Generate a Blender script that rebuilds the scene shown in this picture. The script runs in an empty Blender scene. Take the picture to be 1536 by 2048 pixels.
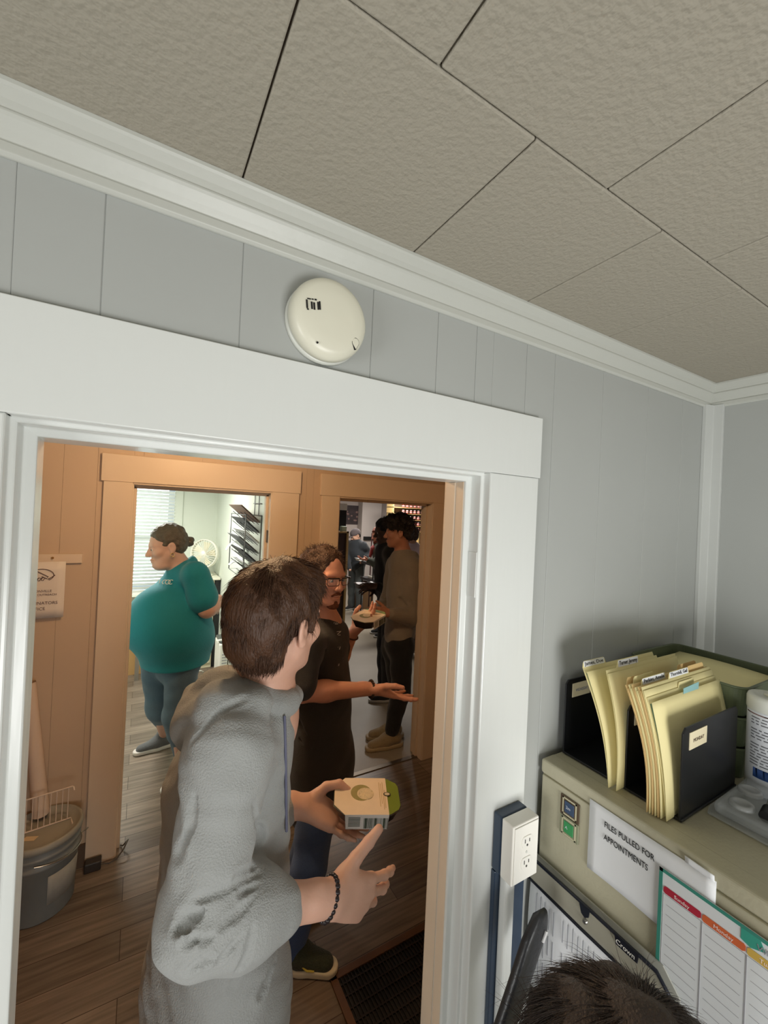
import bpy, math, random
import numpy as np
from mathutils import Vector, Matrix
rnd = random.Random(7)
C = bpy.context.scene.collection
SC = bpy.context.scene
# ------------------------------------------------------------------ camera
FPX, YAW, PITCH, ROLL = 831.4, 0.5278, 0.00483, 0.04674
CAM = np.array([0.0, -0.6764, 1.94])
def _axes():
    f = np.array([math.sin(YAW)*math.cos(PITCH), math.cos(YAW)*math.cos(PITCH), math.sin(PITCH)])
    rt = np.array([math.cos(YAW), -math.sin(YAW), 0.0]); up = np.cross(rt, f)
    return rt*math.cos(ROLL)+up*math.sin(ROLL), -rt*math.sin(ROLL)+up*math.cos(ROLL), f
AX_R, AX_U, AX_F = _axes()
cd = bpy.data.cameras.new('camera'); cam = bpy.data.objects.new('camera', cd); C.objects.link(cam)
cd.sensor_fit = 'HORIZONTAL'; cd.sensor_width = 36; cd.lens = FPX*36/1536; cd.clip_start = 0.02
cam.matrix_world = Matrix(((AX_R[0], AX_U[0], -AX_F[0], CAM[0]), (AX_R[1], AX_U[1], -AX_F[1], CAM[1]), (AX_R[2], AX_U[2], -AX_F[2], CAM[2]), (0, 0, 0, 1)))
SC.camera = cam
# ------------------------------------------------------------------ world, lights, exposure
SC.view_settings.view_transform = 'Standard'; SC.view_settings.look = 'None'; SC.view_settings.gamma = 1
SC.view_settings.use_curve_mapping = False
SC.view_settings.exposure = 0.12
w = bpy.data.worlds.new('world'); SC.world = w; w.use_nodes = True
w.node_tree.nodes['Background'].inputs[0].default_value = (0.75, 0.85, 1, 1)
w.node_tree.nodes['Background'].inputs[1].default_value = 0.6
def area(name, loc, direction, sx, sy, power, col):
    l = bpy.data.lights.new(name, 'AREA'); l.shape = 'RECTANGLE'; l.size = sx; l.size_y = sy; l.energy = power; l.color = col
    o = bpy.data.objects.new(name, l); C.objects.link(o); o.location = loc
    o.rotation_euler = Vector(direction).to_track_quat('-Z', 'Y').to_euler(); return o
def point(name, loc, r, power, col):
    l = bpy.data.lights.new(name, 'POINT'); l.shadow_soft_size = r; l.energy = power; l.color = col
    o = bpy.data.objects.new(name, l); C.objects.link(o); o.location = loc; return o
area('window_daylight', (0.45, -1.90, 1.05), (.15, 1, 0.03), 0.9, 0.8, 29, (1.0, 0.99, 0.965))
area('side_window_daylight', (-2.1, -1.2, 1.25), (1, 0.1, 0.0), 0.9, 1.0, 24, (1.0, 0.99, 0.965))
HALL_LAMP = 245.0   # strength of the hall globe lamp
area('office_tube_light', (-0.3, 3.7, 2.36), (0, 0, -1), 1.2, 0.3, 55, (1.0, 0.98, 0.9))
area('office_window_daylight', (-0.2, 5.45, 1.55), (0, -1, -0.1), 1.0, 1.3, 14, (0.95, 1.0, 1.0))
area('pantry_tube_light', (3.4, 5.4, 2.5), (0, 0, -1), 1.2, 0.3, 50, (1.0, 0.93, 0.85))
area('pantry_back_tube_light', (4.6, 7.2, 2.5), (0, 0, -1), 1.2, 0.3, 45, (1.0, 0.93, 0.88))

# ------------------------------------------------------------------ helpers
def V(*a): return np.array(a if len(a) > 1 else a[0], float)
def ray(px, py): return (px-768)/FPX*AX_R-(py-1024)/FPX*AX_U+AX_F
def P(px, py, y): r = ray(px, py); return CAM+r*((y-CAM[1])/r[1])
def PX(px, py, x): r = ray(px, py); return CAM+r*((x-CAM[0])/r[0])
def PZ(px, py, z=0.0): r = ray(px, py); return CAM+r*((z-CAM[2])/r[2])
def unit(v): v = np.asarray(v, float); return v/(np.linalg.norm(v)+1e-12)
def frame(axis, ref=(0, 0, 1)):
    a = unit(axis); r = np.asarray(ref, float)
    if abs(a@unit(r)) > 0.98: r = np.array([1., 0, 0])
    u = unit(np.cross(r, a)); return u, np.cross(a, u), a

class MB:
    """collects simple shapes and builds them as ONE mesh object"""
    def __init__(s): s.v = []; s.f = []; s.n = 0; s.sm = []
    def add(s, vs, fs, smooth=False):
        vs = np.asarray(vs, float).reshape(-1, 3)
        s.v.append(vs); s.f += [tuple(i+s.n for i in f) for f in fs]; s.sm += [smooth]*len(fs); s.n += len(vs); return s
    def box(s, a, b):
        x0, y0, z0 = np.minimum(a, b); x1, y1, z1 = np.maximum(a, b)
        return s.add([(x0,y0,z0),(x1,y0,z0),(x1,y1,z0),(x0,y1,z0),(x0,y0,z1),(x1,y0,z1),(x1,y1,z1),(x0,y1,z1)],
                     [(3,2,1,0),(4,5,6,7),(0,1,5,4),(1,2,6,5),(2,3,7,6),(3,0,4,7)])
    def obox(s, c, ax, ay, az):
        """oriented box from centre and three half-axes"""
        c = V(c); ax = V(ax); ay = V(ay); az = V(az)
        vs = [c+i*ax+j*ay+k*az for k in (-1, 1) for i, j in ((-1,-1),(1,-1),(1,1),(-1,1))]
        return s.add(vs, [(3,2,1,0),(4,5,6,7),(0,1,5,4),(1,2,6,5),(2,3,7,6),(3,0,4,7)])
    def cyl(s, a, b, r0, r1=None, n=16, caps=True, smooth=True):
        r1 = r0 if r1 is None else r1; a = V(a); b = V(b); u, v, _ = frame(b-a)
        t = np.arange(n)*2*math.pi/n; ring = np.cos(t)[:, None]*u+np.sin(t)[:, None]*v
        s.add(np.vstack([a+ring*r0, b+ring*r1]), [(i, (i+1) % n, n+(i+1) % n, n+i) for i in range(n)], smooth)
        if caps:
            s.add(a+ring*r0, [tuple(range(n))[::-1]]); s.add(b+ring*r1, [tuple(range(n))])
        return s
    def tube(s, pts, r, n=8, closed=False):
        pts = [V(p) for p in pts]; m = len(pts); rs = r if hasattr(r, '__len__') else [r]*m
        vs = []; t = np.arange(n)*2*math.pi/n; u = None
        for i in range(m):
            d = unit(pts[(i+1) % m]-pts[i-1]) if closed else unit(pts[min(i+1, m-1)]-pts[max(i-1, 0)])
            if u is None: u, v, _ = frame(d)
            else: u = unit(u-d*(u@d)); v = np.cross(d, u)
            vs.append(pts[i]+rs[i]*(np.cos(t)[:, None]*u+np.sin(t)[:, None]*v))
        fs = []
        for i in range(m if closed else m-1):
            j = (i+1) % m
            fs += [(i*n+k, i*n+(k+1) % n, j*n+(k+1) % n, j*n+k) for k in range(n)]
        s.add(np.vstack(vs), fs, True)
        if not closed: s.add(vs[0], [tuple(range(n))[::-1]]); s.add(vs[-1], [tuple(range(n))])
        return s
    def lathe(s, c, axis, prof, n=40, sx=1.0, ref=(0, 0, 1)):
        """prof = [(radius, height along axis)]"""
        c = V(c); u, v, a = frame(axis, ref); t = np.arange(n)*2*math.pi/n; m = len(prof)
        vs = np.vstack([c+a*h+r*(np.cos(t)[:, None]*u*sx+np.sin(t)[:, None]*v) for r, h in prof])
        fs = [(i*n+k, i*n+(k+1) % n, (i+1)*n+(k+1) % n, (i+1)*n+k) for i in range(m-1) for k in range(n)]
        return s.add(vs, fs, True)
    def prism(s, poly, o, u, v, w):
        """2-D outline in axes u, v at origin o, extruded by vector w"""
        o = V(o); u = V(u); v = V(v); w = V(w); n = len(poly)
        b = np.array([o+p[0]*u+p[1]*v for p in poly])
        if np.cross(u, v)@w < 0: b = b[::-1]
        return s.add(np.vstack([b, b+w]), [tuple(range(n))[::-1], tuple(range(n, 2*n))]+[(i, (i+1) % n, n+(i+1) % n, n+i) for i in range(n)])
    def grid(s, f, nu, nv, smooth=True):
        vs = [f(i/nu, j/nv) for i in range(nu+1) for j in range(nv+1)]
        return s.add(vs, [(i*(nv+1)+j, (i+1)*(nv+1)+j, (i+1)*(nv+1)+j+1, i*(nv+1)+j+1) for i in range(nu) for j in range(nv)], smooth)
    def sheet(s, f, nu, nv, t):
        """a thin sheet with real thickness t (vector) following f(u, v)"""
        t = V(t); A = MB().grid(f, nu, nv); B = MB().grid(lambda a, b: V(f(a, b))+t, nu, nv)
        va = np.vstack(A.v); n = len(va); m = nv+1
        fs = A.f+[tuple(i+n for i in q[::-1]) for q in A.f]
        edge = [i*m for i in range(nu+1)]+[nu*m+j for j in range(1, nv+1)]+[i*m+nv for i in range(nu-1, -1, -1)]+[j for j in range(nv-1, 0, -1)]
        fs += [(edge[k], edge[k-1], edge[k-1]+n, edge[k]+n) for k in range(len(edge))]
        return s.add(np.vstack([va, np.vstack(B.v)]), fs, True)
    def ell(s, c, r, n=20, m=12, R=None):
        c = V(c); R = np.eye(3) if R is None else np.asarray(R)
        vs = []; 
        for i in range(m+1):
            a = math.pi*i/m
            for k in range(n):
                b = 2*math.pi*k/n
                vs.append(c+R@(V(r)*V(math.sin(a)*math.cos(b), math.sin(a)*math.sin(b), math.cos(a))))
        return s.add(vs, [(i*n+k, (i+1)*n+k, (i+1)*n+(k+1) % n, i*n+(k+1) % n) for i in range(m) for k in range(n)], True)
    def build(s, name, mat, parent=None, bevel=0, seg=2, auto=None):
        me = bpy.data.meshes.new(name); me.from_pydata(np.vstack(s.v).tolist(), [], s.f); me.update()
        me.polygons.foreach_set('use_smooth', s.sm)
        me.materials.append(mat)
        return link(name, me, parent, bevel, seg)
def link(name, me, parent=None, bevel=0, seg=2):
    o = bpy.data.objects.new(name, me); C.objects.link(o)
    if parent is not None: attach(o, parent)
    if bevel:
        b = o.modifiers.new('bevel', 'BEVEL'); b.width = bevel; b.segments = seg; b.limit_method = 'ANGLE'; b.angle_limit = 0.7
    return o
def wloc(o):
    l = Vector(o.location)
    if o.parent: l = l+o.matrix_parent_inverse.translation+wloc(o.parent)
    return l
def attach(o, parent):
    o.parent = parent; o.matrix_parent_inverse = Matrix.Translation(-wloc(parent))
def tag(o, label, cat, group=None):
    o['label'] = label; o['category'] = cat
    if group: o['group'] = group
    return o
def thing(name, loc, label, cat, group=None):
    o = bpy.data.objects.new(name, None); C.objects.link(o); o.location = Vector([float(x) for x in loc]); o.empty_display_size = 0.05
    return tag(o, label, cat, group)
def struct(o): o['kind'] = 'structure'; return o
def sroot(name, loc=(0, 0, 0)):
    o = bpy.data.objects.new(name, None); C.objects.link(o); o.location = loc; return struct(o)

# ------------------------------------------------------------------ materials
def lin(c):
    """sRGB 0-255 to linear"""
    return tuple((x/255/12.92 if x <= 10.3 else ((x/255+0.055)/1.055)**2.4) for x in c)
def mat(name, rgb, rough=0.5, metal=0.0, bump=None, var=None, sss=0, alpha=1, trans=0, emis=None, coat=0, spec=0.5, sheen=0):
    """rgb in sRGB 0-255; bump=(scale, strength[, detail, stretch]); var=(scale, amount[, stretch])"""
    m = bpy.data.materials.new(name); m.use_nodes = True; nt = m.node_tree; b = nt.nodes['Principled BSDF']
    col = (*lin(rgb), 1); b.inputs['Base Color'].default_value = col
    b.inputs['Roughness'].default_value = rough; b.inputs['Metallic'].default_value = metal
    b.inputs['Specular IOR Level'].default_value = spec
    if sss:
        b.inputs['Subsurface Weight'].default_value = sss; b.inputs['Subsurface Radius'].default_value = (0.012, 0.005, 0.003); b.inputs['Subsurface Scale'].default_value = 1
    if alpha < 1: b.inputs['Alpha'].default_value = alpha
    if trans: b.inputs['Transmission Weight'].default_value = trans
    if coat: b.inputs['Coat Weight'].default_value = coat
    if sheen: b.inputs['Sheen Weight'].default_value = sheen
    if emis: b.inputs['Emission Color'].default_value = (*lin(emis[0]), 1); b.inputs['Emission Strength'].default_value = emis[1]
    tc = nt.nodes.new('ShaderNodeTexCoord')
    def noise(sc, detail=4, stretch=None):
        n = nt.nodes.new('ShaderNodeTexNoise'); n.inputs['Scale'].default_value = sc; n.inputs['Detail'].default_value = detail
        mp = nt.nodes.new('ShaderNodeMapping'); nt.links.new(tc.outputs['Object'], mp.inputs[0])
        if stretch: mp.inputs['Scale'].default_value = stretch
        nt.links.new(mp.outputs[0], n.inputs['Vector']); return n
    if var:
        n = noise(var[0], 3, var[2] if len(var) > 2 else None)
        mx = nt.nodes.new('ShaderNodeMix'); mx.data_type = 'RGBA'; a = var[1]
        mx.inputs[6].default_value = (*[c*(1-a) for c in col[:3]], 1); mx.inputs[7].default_value = (*[min(1, c*(1+a)) for c in col[:3]], 1)
        nt.links.new(n.outputs[0], mx.inputs[0]); nt.links.new(mx.outputs[2], b.inputs['Base Color'])
    if bump:
        n = noise(bump[0], bump[2] if len(bump) > 2 else 4, bump[3] if len(bump) > 3 else None)
        bp = nt.nodes.new('ShaderNodeBump'); bp.inputs['Strength'].default_value = bump[1]; bp.inputs['Distance'].default_value = 0.01
        nt.links.new(n.outputs[0], bp.inputs['Height']); nt.links.new(bp.outputs[0], b.inputs['Normal'])
    return m
_txt = {}
def text(s, o, u, v, size, m, parent, name='lettering', align='LEFT', squeeze=1.0, shear=0.0, bold=0.0):
    """flat raised lettering: baseline start o, reading direction u, up direction v"""
    cu = bpy.data.curves.new('t', 'FONT'); cu.body = s; cu.size = size; cu.align_x = align; cu.extrude = 0.0002; cu.shear = shear; cu.offset = bold; cu.resolution_u = 3
    ob = bpy.data.objects.new('t', cu); C.objects.link(ob)
    dg = bpy.context.evaluated_depsgraph_get(); me = bpy.data.meshes.new_from_object(ob.evaluated_get(dg))
    bpy.data.objects.remove(ob); bpy.data.curves.remove(cu)
    n = len(me.vertices); co = np.zeros(n*3); me.vertices.foreach_get('co', co); co = co.reshape(-1, 3)
    u = unit(u); v = unit(v); w_ = np.cross(u, v)
    co = V(o)+co[:, :1]*squeeze*u+co[:, 1:2]*v+co[:, 2:]*w_
    me.vertices.foreach_set('co', co.ravel()); me.update(); me.materials.clear(); me.materials.append(m); me.name = name
    return link(name, me, parent)
def dup(root, delta, label=None, group=None):
    """copy of a thing, its parts and sub-parts, moved by delta"""
    def cp(o, par):
        c = o.copy(); C.objects.link(c)
        if par is not None: mi = o.matrix_parent_inverse.copy(); c.parent = par; c.matrix_parent_inverse = mi
        for ch in list(o.children): cp(ch, c)
        return c
    r = cp(root, None); r.location = r.location+Vector([float(x) for x in delta])
    if label: r['label'] = label
    if group: r['group'] = group
    return r
# ================================================================== the setting
M = {}
M['ceil'] = mat('ceiling_tile', (168, 162, 148), 0.9, bump=(120, 0.28, 2))
M['seam'] = mat('ceiling_seam', (70, 55, 42), 0.9)
M['wall'] = mat('grey_wall_paint', (175, 178, 175), 0.42, bump=(18, 0.06), var=(2.5, 0.05))
M['white'] = mat('white_gloss_paint', (222, 225, 222), 0.24, bump=(30, 0.10, 3, (1, 1, 0.12)))
M['crown'] = mat('white_trim_paint', (196, 198, 191), 0.38, bump=(40, 0.05))
M['corner'] = mat('corner_trim_paint', (200, 203, 200), 0.4)
M['hallwall'] = mat('tan_hall_paint', (196, 172, 146), 0.55, bump=(25, 0.05), var=(3, 0.05))
M['halltrim'] = mat('tan_trim_paint', (216, 196, 172), 0.42, bump=(30, 0.05))
M['office'] = mat('pale_green_wall_paint', (214, 220, 208), 0.6, bump=(20, 0.04))
M['pantry'] = mat('grey_mauve_wall_paint', (176, 166, 160), 0.7, bump=(20, 0.04))
M['dull'] = mat('matte_white', (205, 205, 200), 0.8)
def wood_floor():
    m = bpy.data.materials.new('laminate_planks'); m.use_nodes = True; nt = m.node_tree; b = nt.nodes['Principled BSDF']
    tc = nt.nodes.new('ShaderNodeTexCoord'); mp = nt.nodes.new('ShaderNodeMapping'); nt.links.new(tc.outputs['Object'], mp.inputs[0])
    br = nt.nodes.new('ShaderNodeTexBrick'); nt.links.new(mp.outputs[0], br.inputs[0])
    br.inputs['Color1'].default_value = (*lin((138, 124, 110)), 1); br.inputs['Color2'].default_value = (*lin((104, 92, 80)), 1); br.inputs['Mortar'].default_value = (*lin((60, 46, 36)), 1)
    br.inputs['Scale'].default_value = 1; br.inputs['Mortar Size'].default_value = 0.0016; br.inputs['Brick Width'].default_value = 1.2; br.inputs['Row Height'].default_value = 0.152; br.offset = 0.37
    gr = nt.nodes.new('ShaderNodeTexNoise'); gr.inputs['Scale'].default_value = 9; gr.inputs['Detail'].default_value = 6
    mp2 = nt.nodes.new('ShaderNodeMapping'); mp2.inputs['Scale'].default_value = (0.35, 5, 1); nt.links.new(tc.outputs['Object'], mp2.inputs[0]); nt.links.new(mp2.outputs[0], gr.inputs['Vector'])
    rp = nt.nodes.new('ShaderNodeValToRGB'); rp.color_ramp.elements[0].position = 0.3; rp.color_ramp.elements[0].color = (0.55, 0.52, 0.5, 1); rp.color_ramp.elements[1].position = 0.75; rp.color_ramp.elements[1].color = (1.25, 1.25, 1.25, 1)
    nt.links.new(gr.outputs[0], rp.inputs[0])
    mx = nt.nodes.new('ShaderNodeMix'); mx.data_type = 'RGBA'; mx.blend_type = 'MULTIPLY'; mx.inputs[0].default_value = 1
    nt.links.new(br.outputs[0], mx.inputs[6]); nt.links.new(rp.outputs[0], mx.inputs[7]); nt.links.new(mx.outputs[2], b.inputs['Base Color'])
    b.inputs['Roughness'].default_value = 0.38
    bp = nt.nodes.new('ShaderNodeBump'); bp.inputs['Strength'].default_value = 0.15; nt.links.new(gr.outputs[0], bp.inputs['Height']); nt.links.new(bp.outputs[0], b.inputs['Normal'])
    return m
M['floor'] = wood_floor()
M['pfloor'] = mat('grey_vinyl_floor', (150, 142, 128), 0.5, var=(4, 0.12), bump=(12, 0.05))
M['metal'] = mat('brushed_metal', (190, 188, 182), 0.3, 1.0)
M['glass'] = mat('window_glass', (235, 245, 245), 0.05, trans=0.95)

XR, ZC = 1.662, 2.428            # right wall, ceiling height of the near room
HY = 0.105                       # hall side of the doorway wall
FW, FW2 = 2.0, 2.14              # far hall wall, its far side
# floors
b = MB().box((-2.2, -1.95, -0.05), (2.3, 2.07, 0)).box((-1.7, 2.07, -0.05), (0.95, 5.3, 0)); struct(b.build('floor', M['floor']))
b = MB().box((0.95, 2.07, -0.05), (6.0, 9.0, 0)); struct(b.build('floor_pantry', M['pfloor']))
# ceiling of square tiles, staggered rows, gaps showing the dark backing
T = 0.3075; G = 0.0012
b = MB()
rows = [(0.0, 0.4165), (-0.306, 0.2595), (-0.612, 0.4165), (-0.918, 0.2595), (-1.224, 0.4165), (-1.53, 0.2595), (-1.836, .4165)]
for ry, rx in rows:
    x = rx-T*9
    while x < XR+0.02:
        x0, x1 = max(x, -2.2), min(x+T, XR+0.02)
        if x1 > x0+0.01: b.box((x0+G, ry-0.306+G, ZC), (x1-G, ry-G if ry < 0 else 0.0, ZC+0.012))
        x += T
struct(b.build('ceiling', M['ceil'], bevel=0.0022))
struct(MB().box((-2.2, -1.95, ZC+0.008), (XR+0.1, 0.05, ZC+0.05)).build('ceiling_backing', M['seam']))
# doorway wall, grey side made of vertical planks with fine grooves
GX = [v*0.676 for v in (-2.2, -1.75, -1.3, -.9, -.52, -.36, -.087, .177, .519, .741, .895, 1.125, 1.274, 1.568, 1.898, 2.2, 2.46)]
OL, OR_, OT = -0.15, 0.655, 2.045
b = MB()
xs = [-2.2]+[g for g in GX if g > -2.1]
g = 0.0004
for x0, x1 in zip(xs[:-1], xs[1:]):
    for a, c, z0 in ((x0, min(x1, OL), 0), (max(x0, OL), min(x1, OR_), OT), (max(x0, OR_), x1, 0)):
        if c > a+0.004: b.box((a+(g if a == x0 else 0), 0, z0), (c-(g if c == x1 else 0), 0.03, ZC))
b.box((-2.2, 0.0016, 0), (OL, 0.03, ZC)).box((OR_, 0.0016, 0), (XR, 0.03, ZC)).box((OL, 0.0016, OT), (OR_, 0.03, ZC))
struct(b.build('wall_back', M['wall'], bevel=0.0012))
b = MB().box((-1.55, 0.03, 0), (OL, HY, 2.5)).box((OR_, 0.03, 0), (2.3, HY, 2.5)).box((OL, 0.03, OT), (OR_, HY, 2.5)); struct(b.build('wall_hall_near', M['hallwall']))
b = MB(); ys = [-1.95, -1.9, -1.5, -1.12, -.8, -.52, -.2, -.03]
for y0, y1 in zip(ys[:-1], ys[1:]): b.box((XR, y0+g, 0), (XR+0.04, y1-g, ZC))
b.box((XR+.0035, -1.95, 0), (XR+0.05, 0, ZC)).box((XR, -.03, 0), (XR+.04, 0, ZC)); struct(b.build('wall_right', M['wall'], bevel=0.0012))
b = MB().box((-2.25, -1.95, 0), (-2.2, -1.75, ZC)).box((-2.25, -.65, 0), (-2.2, 0, ZC)).box((-2.25, -1.75, 0), (-2.2, -.65, .68)).box((-2.25, -1.75, 1.8), (-2.2, -.65, ZC)); struct(b.build('wall_left', M['wall']))
b = MB().box((-2.2, -2.0, 0), (-.05, -1.95, ZC)).box((.95, -2.0, 0), (XR, -1.95, ZC)).box((-.05, -2.0, 0), (.95, -1.95, .52)).box((-.05, -2.0, 1.46), (.95, -1.95, ZC)); struct(b.build('wall_front', M['wall']))
# crown mouldings: profile from wall down to ceiling
prof = [(0, -0.078), (0.004, -0.078), (0.0085, -0.074), (0.0085, -0.062), (0.006, -0.0605), (0.006, -0.0585), (0.011, -0.050), (0.0185, -0.0385), (0.0205, -0.0345), (0.0205, -0.0315), (0.0185, -0.030), (0.0215, -0.021), (0.027, -0.0095), (0.029, -0.006), (0.029, 0.0), (0, 0)]
prof = [(p*1.02, q) for p, q in prof]
def crown(name, o, u, L):   # u: out of the wall, L: run vector
    b = MB().prism(prof, o, u, (0, 0, 1), L); return struct(b.build(name, M['crown'], bevel=0.0012))
crown('trim_1', (-2.2, 0, ZC), (0, -1, 0), (XR+2.2, 0, 0))
crown('trim_2', (XR, 0, ZC), (-1, 0, 0), (0, -1.95, 0))
b = MB().prism([(0, 0), (-.046, 0), (-.046, -.012), (-.030, -.016), (-.014, -.020), (-.012, -.046), (0, -.046)], (XR, 0, 0), (1, 0, 0), (0, 1, 0), (0, 0, ZC-.07)); struct(b.build('trim_3', M['corner'], bevel=0.0015))
# near doorway frame: wide flat boards outside, stepped jamb inside
d1 = sroot('door_1', (0.25, 0, 0))
HB, HT = 2.041, 2.182
MB().box((-0.305, -0.016, HB), (0.806, 0.0, HT)).build('header_board', M['white'], d1, bevel=0.0015)
MB().box((0.650, -0.0145, 0), (0.8016, 0.0, HB-.0006)).build('side_board', M['white'], d1, bevel=0.0022)
MB().box((-0.300, -0.0145, 0), (-0.1465, 0.0, HB-.0006)).build('side_board', M['white'], d1, bevel=0.0022)
pr = [(0.6493, -.0135), (0.6493, .006), (.642, .0075), (.642, .038), (.6275, .040), (.6275, .103), (.70, .103), (.70, 0.001), (.66, .001), (.66, -.013)]
jm = MB().prism(pr, (0, 0, 0), (1, 0, 0), (0, 1, 0), (0, 0, HB))
cx = (0.650-0.1465)/2
jm.prism([(2*cx-x, min(y, .085)) for x, y in pr], (0, 0, 0), (1, 0, 0), (0, 1, 0), (0, 0, HB))
hd = [(HB-.0007, -.0155), (HB-.0007, .006), (HB-.0075, .0075), (HB-.0075, .038), (HB-.019, .040), (HB-.019, .103), (2.1, .103), (2.1, .001), (2.05, .001), (2.05, -.013)]
jm.prism([(y, z) for z, y in hd], (-.146, 0, 0), (0, 1, 0), (0, 0, 1), (.796, 0, 0))
jm.build('jamb', M['white'], d1, bevel=0.0022)
# old hinge leaf painted over on the right jamb
MB().box((.6405, .010, 1.765), (.643, .036, 1.865)).build('hinge_leaf', M['white'], d1, bevel=0.0008)
# the hall half of the same jamb is painted tan, with a shallow stop
b = MB().box((.6265, .046, 0), (.66, .073, HB-.0195)).box((.6245, .074, 0), (.66, HY+.004, HB-.0195)).box((.632, .105, 0), (.76, HY+.016, HB-.005))
b.box((-.1253, .046, 0), (-.15, .088, HB-.0195)).box((-.26, .105, 0), (-.145, HY+.016, HB-.005)).box((-.26, .105, HB-.012), (.76, HY+.016, 2.16))
b.build('tan_hall_jamb', M['halltrim'], d1, bevel=0.0015)
# hall
b = MB(); hx = [-1.5, -1.15, -.82, -.495, -.355, -.21, .0, .3, .6, .95, 1.0, 1.2, 1.5, 1.9, 2.25]
D2 = (-.046, .718); D3 = (1.19, 2.003); DT = 2.05
for x0, x1 in zip(hx[:-1], hx[1:]):
    cuts = sorted({x0, x1, *[c for c in D2+D3 if x0 < c < x1]})
    for a, c in zip(cuts[:-1], cuts[1:]):
        mid = (a+c)/2; z0 = DT if (D2[0] < mid < D2[1] or D3[0] < mid < D3[1]) else 0
        b.box((a+(g if a == x0 else 0), FW, z0), (c-(g if c == x1 else 0), FW+.03, 2.5))
for a, c, z0 in ((-1.55, D2[0], 0), (D2[0], D2[1], DT), (D2[1], D3[0], 0), (D3[0], D3[1], DT), (D3[1], 2.3, 0)): b.box((a, FW+.003, z0), (c, FW2-.01, 2.5))
struct(b.build('wall_hall_far', M['hallwall'], bevel=0.001))
struct(MB().box((-1.55, HY, 0), (-1.5, FW, 2.5)).build('wall_hall_left', M['hallwall']))
struct(MB().box((2.25, HY, 0), (2.3, FW, 2.5)).build('wall_hall_right', M['hallwall']))
struct(MB().box((-1.55, HY, 2.45), (2.3, FW, 2.5)).build('ceiling_hall', M['dull']))
def far_door(name, x0, x1, hx0, hx1):
    r = sroot(name, ((x0+x1)/2, FW, 0))
    MB().box((hx0, FW-.022, DT-.002), (hx1, FW, DT+.145)).build('header_board', M['halltrim'], r, bevel=0.002)
    MB().box((hx0+.012, FW-.018, 0), (x0, FW, DT-.002)).build('side_board', M['halltrim'], r, bevel=0.002)
    MB().box((x1, FW-.018, 0), (hx1-.008, FW, DT-.002)).build('side_board', M['halltrim'], r, bevel=0.002)
    b = MB()
    for s, x in ((1, x0), (-1, x1)):
        b.box((x-s*.02, FW-.012, 0), (x+s*.006, FW2, DT-.006)); b.box((x, FW+.05, 0), (x+s*.020, FW+.09, DT-.02))
    b.box((x0, FW-.012, DT-.012), (x1, FW2, DT+.02)).box((x0, FW+.05, DT-.03), (x1, FW+.09, DT))
    b.build('jamb', M['halltrim'], r, bevel=0.0015); return r
d2 = far_door('door_2', *D2, -.192, .905); d3 = far_door('door_3', *D3, 1.045, 2.125)
MB().box((.708, FW+.018, 1.72), (.713, FW+.045, 1.80)).build('strike_plate', mat('dark_hinge_metal', (70, 62, 56), .4, .8), d2)
struct(MB().box((D3[0], FW+.035, 0), (D3[1], FW+.075, .006)).build('trim_4', mat('dull_metal_strip', (120, 110, 98), .45, .8), bevel=.002))
b = MB().box((-1.5, FW-.014, 0), (-.18, FW, .12)).box((.9, FW-.014, 0), (1.05, FW, .12)).box((2.12, FW-.014, 0), (2.25, FW, .12)); struct(b.build('baseboard_far', mat('dark_baseboard', (92, 74, 58), .5)))
# office beyond the left far doorway
OX, OY = .87, 5.2
b = MB()
for x0, x1 in zip(np.arange(-1.6, .8, .3), np.arange(-1.3, 1.2, .3)): 
    x1 = min(x1, OX); 
    for a, c, z0, z1 in ((x0, x1, 0, .82), (x0, x1, 2.2, 2.45)): b.box((a+g, OY, z0), (c-g, OY+.03, z1))
b.box((-1.6, OY+.001, 0), (-.75, OY+.05, 2.45)).box((.36, OY, .8), (OX, OY+.05, 2.25)); struct(b.build('wall_office_back', M['office']))
b = MB(); yy = np.arange(2.14, 5.3, .24)
for y0, y1 in zip(yy[:-1], yy[1:]): b.box((OX, y0+g*1.5, 0), (OX+.03, y1-g*1.5, 2.45))
b.box((OX+.004, FW2-.01, 0), (.95, 5.25, 2.45)); struct(b.build('wall_office_right', M['office'], bevel=.001))
struct(MB().box((-1.65, FW2-.01, 0), (-1.6, 5.25, 2.45)).build('wall_office_left', M['office']))
struct(MB().box((-1.65, FW2-.01, 2.45), (.95, 5.25, 2.5)).build('ceiling_office', M['dull']))
b = MB().box((-1.6, FW2-.012, 0), (-.08, FW2, 2.45)).box((.76, FW2-.012, 0), (OX, FW2, 2.45)).box((-.08, FW2-.012, 2.1), (.76, FW2, 2.45)); struct(b.build('wall_office_near', M['office']))
win = sroot('window_1', (-.2, OY, 1.5))
MB().box((.36, OY-.02, .80), (.455, OY, 2.26)).box((-.85, OY-.02, .80), (-.755, OY, 2.26)).box((-.85, OY-.022, 2.16), (.455, OY, 2.26)).box((-.9, OY-.06, .80), (.5, OY, .83)).build('window_frame', M['office'], win, bevel=.002)
MB().box((-.755, OY+.01, .83), (.36, OY+.04, .87)).box((-.755, OY+.01, 1.48), (.36, OY+.04, 1.53)).box((-.755, OY+.01, 2.12), (.36, OY+.04, 2.16)).build('sash', M['white'], win)
MB().box((-.755, OY+.022, .87), (.36, OY+.026, 2.12)).build('pane', M['glass'], win)
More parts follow.
